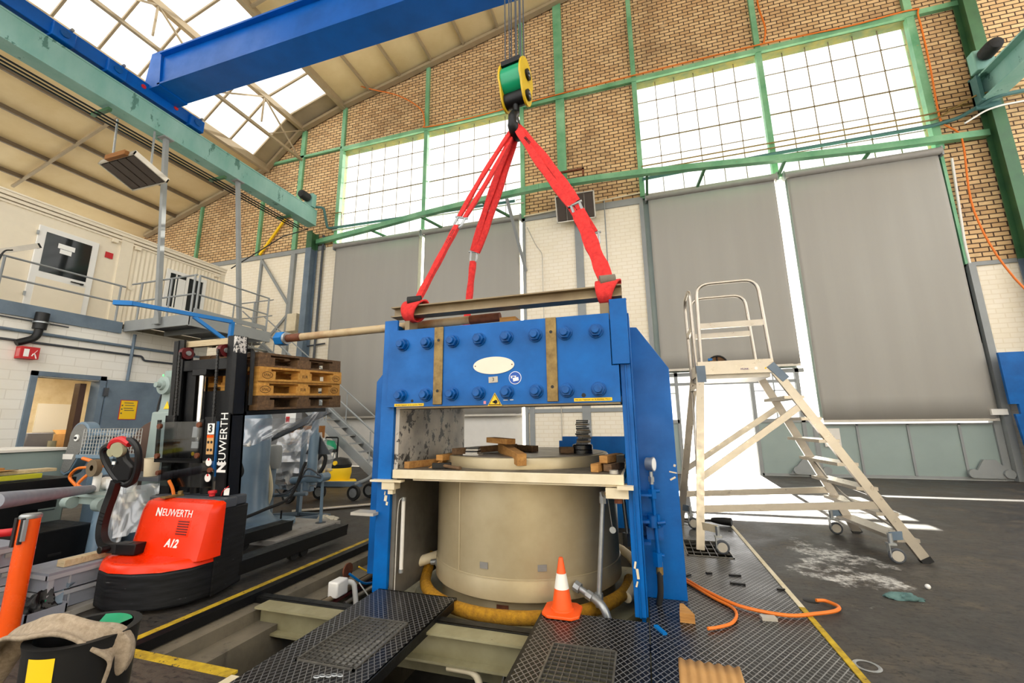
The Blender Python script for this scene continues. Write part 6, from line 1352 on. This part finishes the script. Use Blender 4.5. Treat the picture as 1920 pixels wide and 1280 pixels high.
# wrapped cart
wc = thing('wrapped_cart', 'wheeled cart with its load wrapped in clear plastic', 'cart', (-6.2, 7.0, 0))
def blob(u, v):
    a, b = 2*PI*u, PI*v; k = 1+.1*math.sin(5*a+2*math.sin(3*b))+.06*math.sin(11*a+7*b)+.05*math.sin(17*b)
    return (-6.12+.5*k*math.sin(b)**.7*math.cos(a), 6.55+.45*k*math.sin(b)**.7*math.sin(a), .78+.48*k*math.cos(b))
obj('plastic_wrap', MB().grid(blob, 44, 26), film, wc); obj('load', MB().lathe([(0, .4), (.3, .42), (.34, .7), (.3, 1.05), (0, 1.1)], (-6.15, 6.6, 0), 20), grey_dk, wc)
obj('chassis', MB().bar((-6.6, 6.9, .3), (-5.3, 7.25, .28), .1, .09).bar((-6.6, 6.5, .3), (-5.7, 6.4, .3), .08, .08), grey_bl, wc); obj('tow_handle', tube(smooth([(-5.4, 7.2, .28), (-5.15, 7.3, .4), (-5.0, 7.35, .62)]), .04, 10), grey_st, wc)
for x, y in ((-6.35, 6.55), (-6.1, 7.05), (-5.35, 7.1), (-5.25, 7.45)):
    w_ = obj('wheel', lathe([(0, -.03), (.1, -.03), (.13, -.035), (.14, 0), (.13, .035), (.1, .03), (0, .03)], (x, y, .14), 22, 'Y'), rubber, wc); obj('hub', lathe([(0, -.034), (.085, -.034), (.085, .034), (0, .034)], (x, y, .14), 18, 'Y'), galv, w_)
cable([(-6.2, 6.3, .7), (-5.75, 6.35, .7), (-5.55, 6.4, .9), (-5.5, 6.45, .8), (-5.6, 6.4, .55), (-6.0, 6.3, .4)], .035, rubber, 'black corrugated hose draped at the right of the wrapped cart', 'suction_hose', 'hose')
t = thing('plywood_crate', 'brown plywood crate behind the wrapped cart', 'crate', (-7.85, 8.5, 0)); obj('crate_panel', box(-8.2, -7.5, 8.3, 8.7, .0, 1.4), ply, t); obj('batten', MB().box(-8.2, -7.5, 8.27, 8.3, 1.1, 1.16), wood_lt, t)
cable([(-8.1, 8.2, 1.0), (-8.1, 8.2, 1.3), (-7.95, 8.2, 1.42), (-7.75, 8.2, 1.35), (-7.7, 8.2, 1.0)], .04, rubber, 'dark hose arching over the plywood crate', 'suction_hose', 'hose')
t = thing('grey_cabinet', 'grey steel cabinet with a white and red fire sign under the stairs', 'cabinet', (-9.9, 9.9, 0)); obj('body', box(-10.5, -9.05, 9.55, 10.0, 0, 1.82), grey_dk2 if 'grey_dk2' in globals() else M('mid_grey_paint', (118, 118, 118), .5), t); s0 = obj('sign', box(-9.6, -9.25, 9.54, 9.55, 1.48, 1.78), sign_wh, t); obj('sign_symbol', box(-9.58, -9.45, 9.535, 9.54, 1.5, 1.66), sign_red, s0)
# vacuum cleaners
v1 = thing('vacuum_cleaner', 'tall green-topped industrial vacuum with chrome drum', 'vacuum cleaner', (-7.7, 9.0, 0)); obj('drum', cyl((-7.7, 9.0, .25), (-7.7, 9.0, .78), .24, 24), chrome, v1); obj('motor_head', lathe([(.26, .78), (.26, .9), (.2, 1.02), (0, 1.06)], (-7.7, 9.0, 0), 24), hookgreen, v1); obj('lid_band', lathe([(.265, .74), (.265, .82)], (-7.7, 9.0, 0), 24), black_pl, v1); obj('chassis', MB().cyl((-7.7, 9.0, .06), (-7.7, 9.0, .25), .2, 18).box(-7.95, -7.45, 8.8, 9.2, .02, .08), black_pl, v1); obj('handle', tube(rounded([(-7.9, 9.2, .3), (-7.9, 9.2, 1.1), (-7.5, 9.2, 1.1), (-7.5, 9.2, .3)], .05), .02, 8), black_st, v1); obj('latch', cbox((-7.85, 8.78, .7), (.12, .03, .12)), sign_yel, v1)
v2 = thing('vacuum_cleaner', 'low yellow and black wet vacuum under the stairs', 'vacuum cleaner', (-7.0, 8.7, 0)); obj('tank', lathe([(0, .12), (.24, .12), (.28, .3), (.27, .42), (0, .42)], (-7.0, 8.7, 0), 24), sign_yel, v2); obj('motor_head', lathe([(.27, .42), (.28, .5), (.2, .62), (0, .66)], (-7.0, 8.7, 0), 24), black_pl, v2); obj('knob', MB().cyl((-6.92, 8.46, .54), (-6.92, 8.42, .54), .05, 14), sign_yel, v2); obj('bumper', MB().box(-7.3, -6.7, 8.4, 9.0, .03, .14), sign_yel, v2, bevel=.05)
t = thing('cable_reel', 'coiled yellow cable hanging in front of the vacuums', 'cable', (-7.3, 8.3, .1)); q = MB()
for i in range(4): q.tube([(-7.32+(.14+.012*i)*math.cos(a), 8.32+.02*i, .3+(.2+.012*i)*math.sin(a)) for a in [2*PI*j/20 for j in range(20)]], .013, 6, close=True)
obj('coil', q, sign_yel, t)
single('wall_pole', cyl((-5.58, 5.85, .03), (-4.2, 7.1, .03), .028, 12), alu, 'long silver pole lying on the dark floor behind the slab', 'pole')
single('paper_rag', lump((-4.72, 5.62, .0), (.2, .07, .06), 1, 9), paper, 'crumpled white rag with yellow stains by the slab edge', 'rag')
single('folded_plate', MB().box(-2.6, -2.36, 3.42, 3.56, .60, .625), alu_d, 'small pale plate sticking out left of the press post', 'plate')

# crates, table, barrier, bin at the left edge
plastic_rim = M('pale_crate_rim', (172, 174, 182), .5)
def euro_crate(x1, y0, z, L, h, label, lid=False, d=.38):
    t = thing('storage_crate', label, 'crate', (x1-d/2, y0+L/2, z)); x0 = x1-d
    b = MB(); b.box(x0, x1, y0, y0+L, z+.0, z+.01); b.box(x1-.012, x1-.004, y0+.01, y0+L-.01, z, z+h); b.box(x0+.004, x0+.012, y0+.01, y0+L-.01, z, z+h); b.box(x0+.01, x1-.01, y0+.004, y0+.012, z, z+h); b.box(x0+.01, x1-.01, y0+L-.012, y0+L-.004, z, z+h); obj('crate_body', b, plastic_gr, t)
    r_ = MB(); r_.box(x1-.02, x1+.012, y0-.012, y0+L+.012, z+h-.03, z+h); r_.box(x0-.012, x1, y0-.012, y0+.015, z+h-.03, z+h); r_.box(x0-.012, x1, y0+L-.015, y0+L+.012, z+h-.03, z+h)
    for y in (y0+.12, y0+L-.13): r_.box(x1-.004, x1+.006, y, y+.012, z, z+h)
    for k_ in (.0, L-.03): r_.box(x1-.012, x1+.006, y0+k_, y0+k_+.03, z, z+h)
    obj('rim', r_, plastic_rim, t); obj('label_holder', box(x1+.001, x1+.006, y0+L-.09, y0+L-.03, z+h-.065, z+h-.035), grey_st, t)
    if lid: obj('lid', box(x0-.012, x1+.012, y0-.012, y0+L+.012, z+h, z+h+.018), plastic_gr, t)
    return t
euro_crate(-4.35, 2.26, .05, .6, .125, 'lower grey crate of the pair beside the stacker skirt'); euro_crate(-4.35, 2.25, .185, .6, .125, 'upper lidded grey crate beside the stacker skirt', True)
for i, lab in enumerate(('lowest grey crate of the stack at the left edge', 'second lowest grey crate of the left edge stack', 'second highest grey crate of the left edge stack', 'topmost lidded grey crate of the left edge stack')): euro_crate(-4.52, 1.55, .02+.132*i, .6, .125, lab, i == 3)
timber((-4.46, 2.36, .355), (-4.46, 2.82, .355), .09, .05, wood_lt, 'pale square timber lying on the upper crate beside the stacker', 'timber_beam')
timber((-4.28, 2.3, .025), (-4.34, 2.85, .025), .1, .045, conc_lt, 'grey plank on the floor under the crates', 'plank', 'plank')
pb_ = thing('parts_bin', 'small grey open bin of black parts at the foot of the orange post', 'bin', (-4.33, 2.2, 0)); b = MB(); b.box(-4.48, -4.24, 2.1, 2.33, 0, .01); b.box(-4.25, -4.24, 2.1, 2.33, 0, .11); b.box(-4.48, -4.47, 2.1, 2.33, 0, .13); b.box(-4.48, -4.24, 2.1, 2.11, 0, .11); b.box(-4.48, -4.24, 2.32, 2.33, 0, .12); obj('bin_body', b, plastic_gr, pb_)
single('black_parts', lump((-4.36, 2.22, .06), (.09, .09, .11), 1, 21, k=.4), black_pl, 'jumble of black parts heaped in the small grey bin', 'parts', None); COL.objects['black_parts']['kind'] = 'stuff'
single('clamp_tool', MB().bar((-4.55, 2.3, .3), (-4.35, 2.4, .2), .06, .03).bar((-4.4, 2.35, .2), (-4.3, 2.3, .1), .05, .03), grey_bl, 'grey clamp tool leaning on the crate end', 'tool')
single('green_strip', box(-4.34, -4.33, 2.24, 2.25, .08, .15), hookgreen, 'small green strip on the lower crate corner', 'strip')
bc_ = thing('black_cabinet', 'black low cabinet behind the crates with a keyhole slot', 'cabinet', (-5.8, 2.8, 0)); obj('body', box(-6.2, -5.6, 1.6, 3.2, .02, .42), black_st, bc_, bevel=.01); obj('slot', box(-5.6, -5.595, 2.85, 2.95, .18, .2), ink, bc_)
tb2 = thing('black_table', 'black steel table piled with boards at the left edge', 'table', (-7, 2.6, 0)); obj('tabletop', box(-7.5, -6.45, 1.2, 3.42, .70, .84), black_st, tb2, bevel=.008); obj('frame_rail', box(-7.4, -6.5, 1.3, 3.3, .52, .6), black_st, tb2)
for x, y in ((-6.95, 3.25), (-6.55, 2.9), (-6.55, 1.4)): obj('leg', box(x-.08, x+.08, y-.08, y+.08, 0, .7), black_st, tb2)
timber((-6.6, 1.3, .88), (-6.6, 3.15, .88), .12, .05, sign_yel if False else M('lime_painted_board', (190, 190, 40), .6), 'lime-yellow painted board at the front of the table pile', 'board', 'board')
timber((-6.75, 1.3, .93), (-6.7, 3.3, .93), .2, .035, wood_lt, 'pale board in the middle of the table pile', 'board', 'board')
timber((-6.85, 1.2, .965), (-6.8, 2.9, .97), .25, .03, wood_x, 'brown board under the curved sheet on the table', 'board', 'board')
single('brown_sheet', MB().grid(lambda u, v: (-7.1+.55*v, 1.2+1.75*u, .99+.05*math.sin(u*5)+.02*v), 16, 4), cardboard, 'warped brown paper sheet topmost on the table pile', 'paper sheet', solid=.006)
# barrier post with belt
rp = thing('barrier_post', 'orange retractable belt barrier post at the left edge', 'barrier post', (-4.19, 2.0, 0))
obj('post', MB().lathe([(.054, .01), (.054, .78)], (-4.19, 2.0, 0), 24), orange_pt, rp); obj('post_cap', lathe([(.056, .78), (.058, .785), (.058, .80), (.05, .81), (0, .812)], (-4.19, 2.0, 0), 24), galv, rp)
obj('belt_slot', MB().box(-4.235, -4.205, 1.938, 1.955, .60, .79).box(-4.165, -4.15, 1.94, 1.96, .62, .79), black_pl, rp); obj('side_clip', box(-4.15, -4.13, 1.945, 1.965, .64, .78), galv, rp); obj('base_disc', lathe([(0, .0), (.17, 0), (.17, .012), (.06, .02), (0, .02)], (-4.19, 2.0, 0), 28), black_pl, rp)
bl_ = single('barrier_belt', MB().grid(lambda u, v: (-4.22-1.2*u, 1.96-.9*u, .70-.04*v-.05*math.sin(PI*u)+.02), 12, 1), tape_w, 'white and red barrier belt running off the left edge', 'belt', solid=.004)
obj('red_end', MB().grid(lambda u, v: (-4.22-.12*u, 1.955-.09*u, .724-.05*v-.005*u), 3, 1), sign_red, bl_, solid=.006)
# bin in the foreground with a cloth
fb_ = thing('striped_bin', 'black and yellow striped bin in the lower left corner', 'bin', (-2.02, 1.14, 0)); BX, BY = -1.97, 1.15
bx_ = MB(); bx_.lathe([(0, .01), (.13, .01), (.15, .67), (.155, .69), (.13, .69), (.12, .1), (0, .1)], (BX, BY, 0), 32); obj('bin_body', bx_, black_pl, fb_)
obj('yellow_stripe', lathe([(.1325, .08), (.151, .665)], (BX, BY, 0), 8, a0=-1.5, a1=-.95), sign_yel, fb_); obj('yellow_stripe', lathe([(.137, .2), (.1465, .48)], (BX, BY, 0), 6, a0=-2.5, a1=-1.85), sign_yel, fb_); obj('white_stripe', lathe([(.134, .1), (.138, .19)], (BX, BY, 0), 6, a0=-2.5, a1=-1.75), sign_wh, fb_)
obj('bin_liner', lathe([(.125, .692), (.0, .66)], (BX, BY, 0), 20, a0=1.0, a1=2.2), hookgreen, fb_)
path = [(-2.40, 1.06, .47), (-2.33, 1.07, .565), (-2.25, 1.08, .635), (-2.16, 1.08, .70), (-2.05, 1.07, .735), (-1.94, 1.1, .735), (-1.85, 1.14, .71), (-1.81, 1.18, .65), (-1.83, 1.18, .58), (-1.86, 1.18, .545)]
pp_ = smooth(path, 5); nn = len(pp_)-1
def clothf(u, v):
    i = min(nn-1, int(u*nn)); t_ = u*nn-i; p = pp_[i]*(1-t_)+pp_[i+1]*t_
    w_ = .085-.05*u; c = (v-.5)*2
    return p+Vector((.015*math.sin(9*v+3*u), c*w_, .012*math.sin(12*v+4*u)+.008*math.sin(25*u+3*v)-(.02+.02*u)*c*c))
single('towel', MB().grid(clothf, 44, 22), cloth, 'beige waffle cloth draped over the striped bin', 'towel', solid=.012)
single('ceiling_lamp', box(-15.2, -14.0, 5.6, 6.8, 3.14, 3.2), plastic_w, 'white lamp panel on the ceiling of the small room', 'lamp')
# lamp of the small room
rl2 = bpy.data.lights.new('room_lamp', 'AREA'); rl2.energy = 45; rl2.size = 1.2; rl2.color = (1, .86, .64)
ro = bpy.data.objects.new('room_lamp', rl2); COL.objects.link(ro); ro.location = (-14.6, 6.2, 3.1)
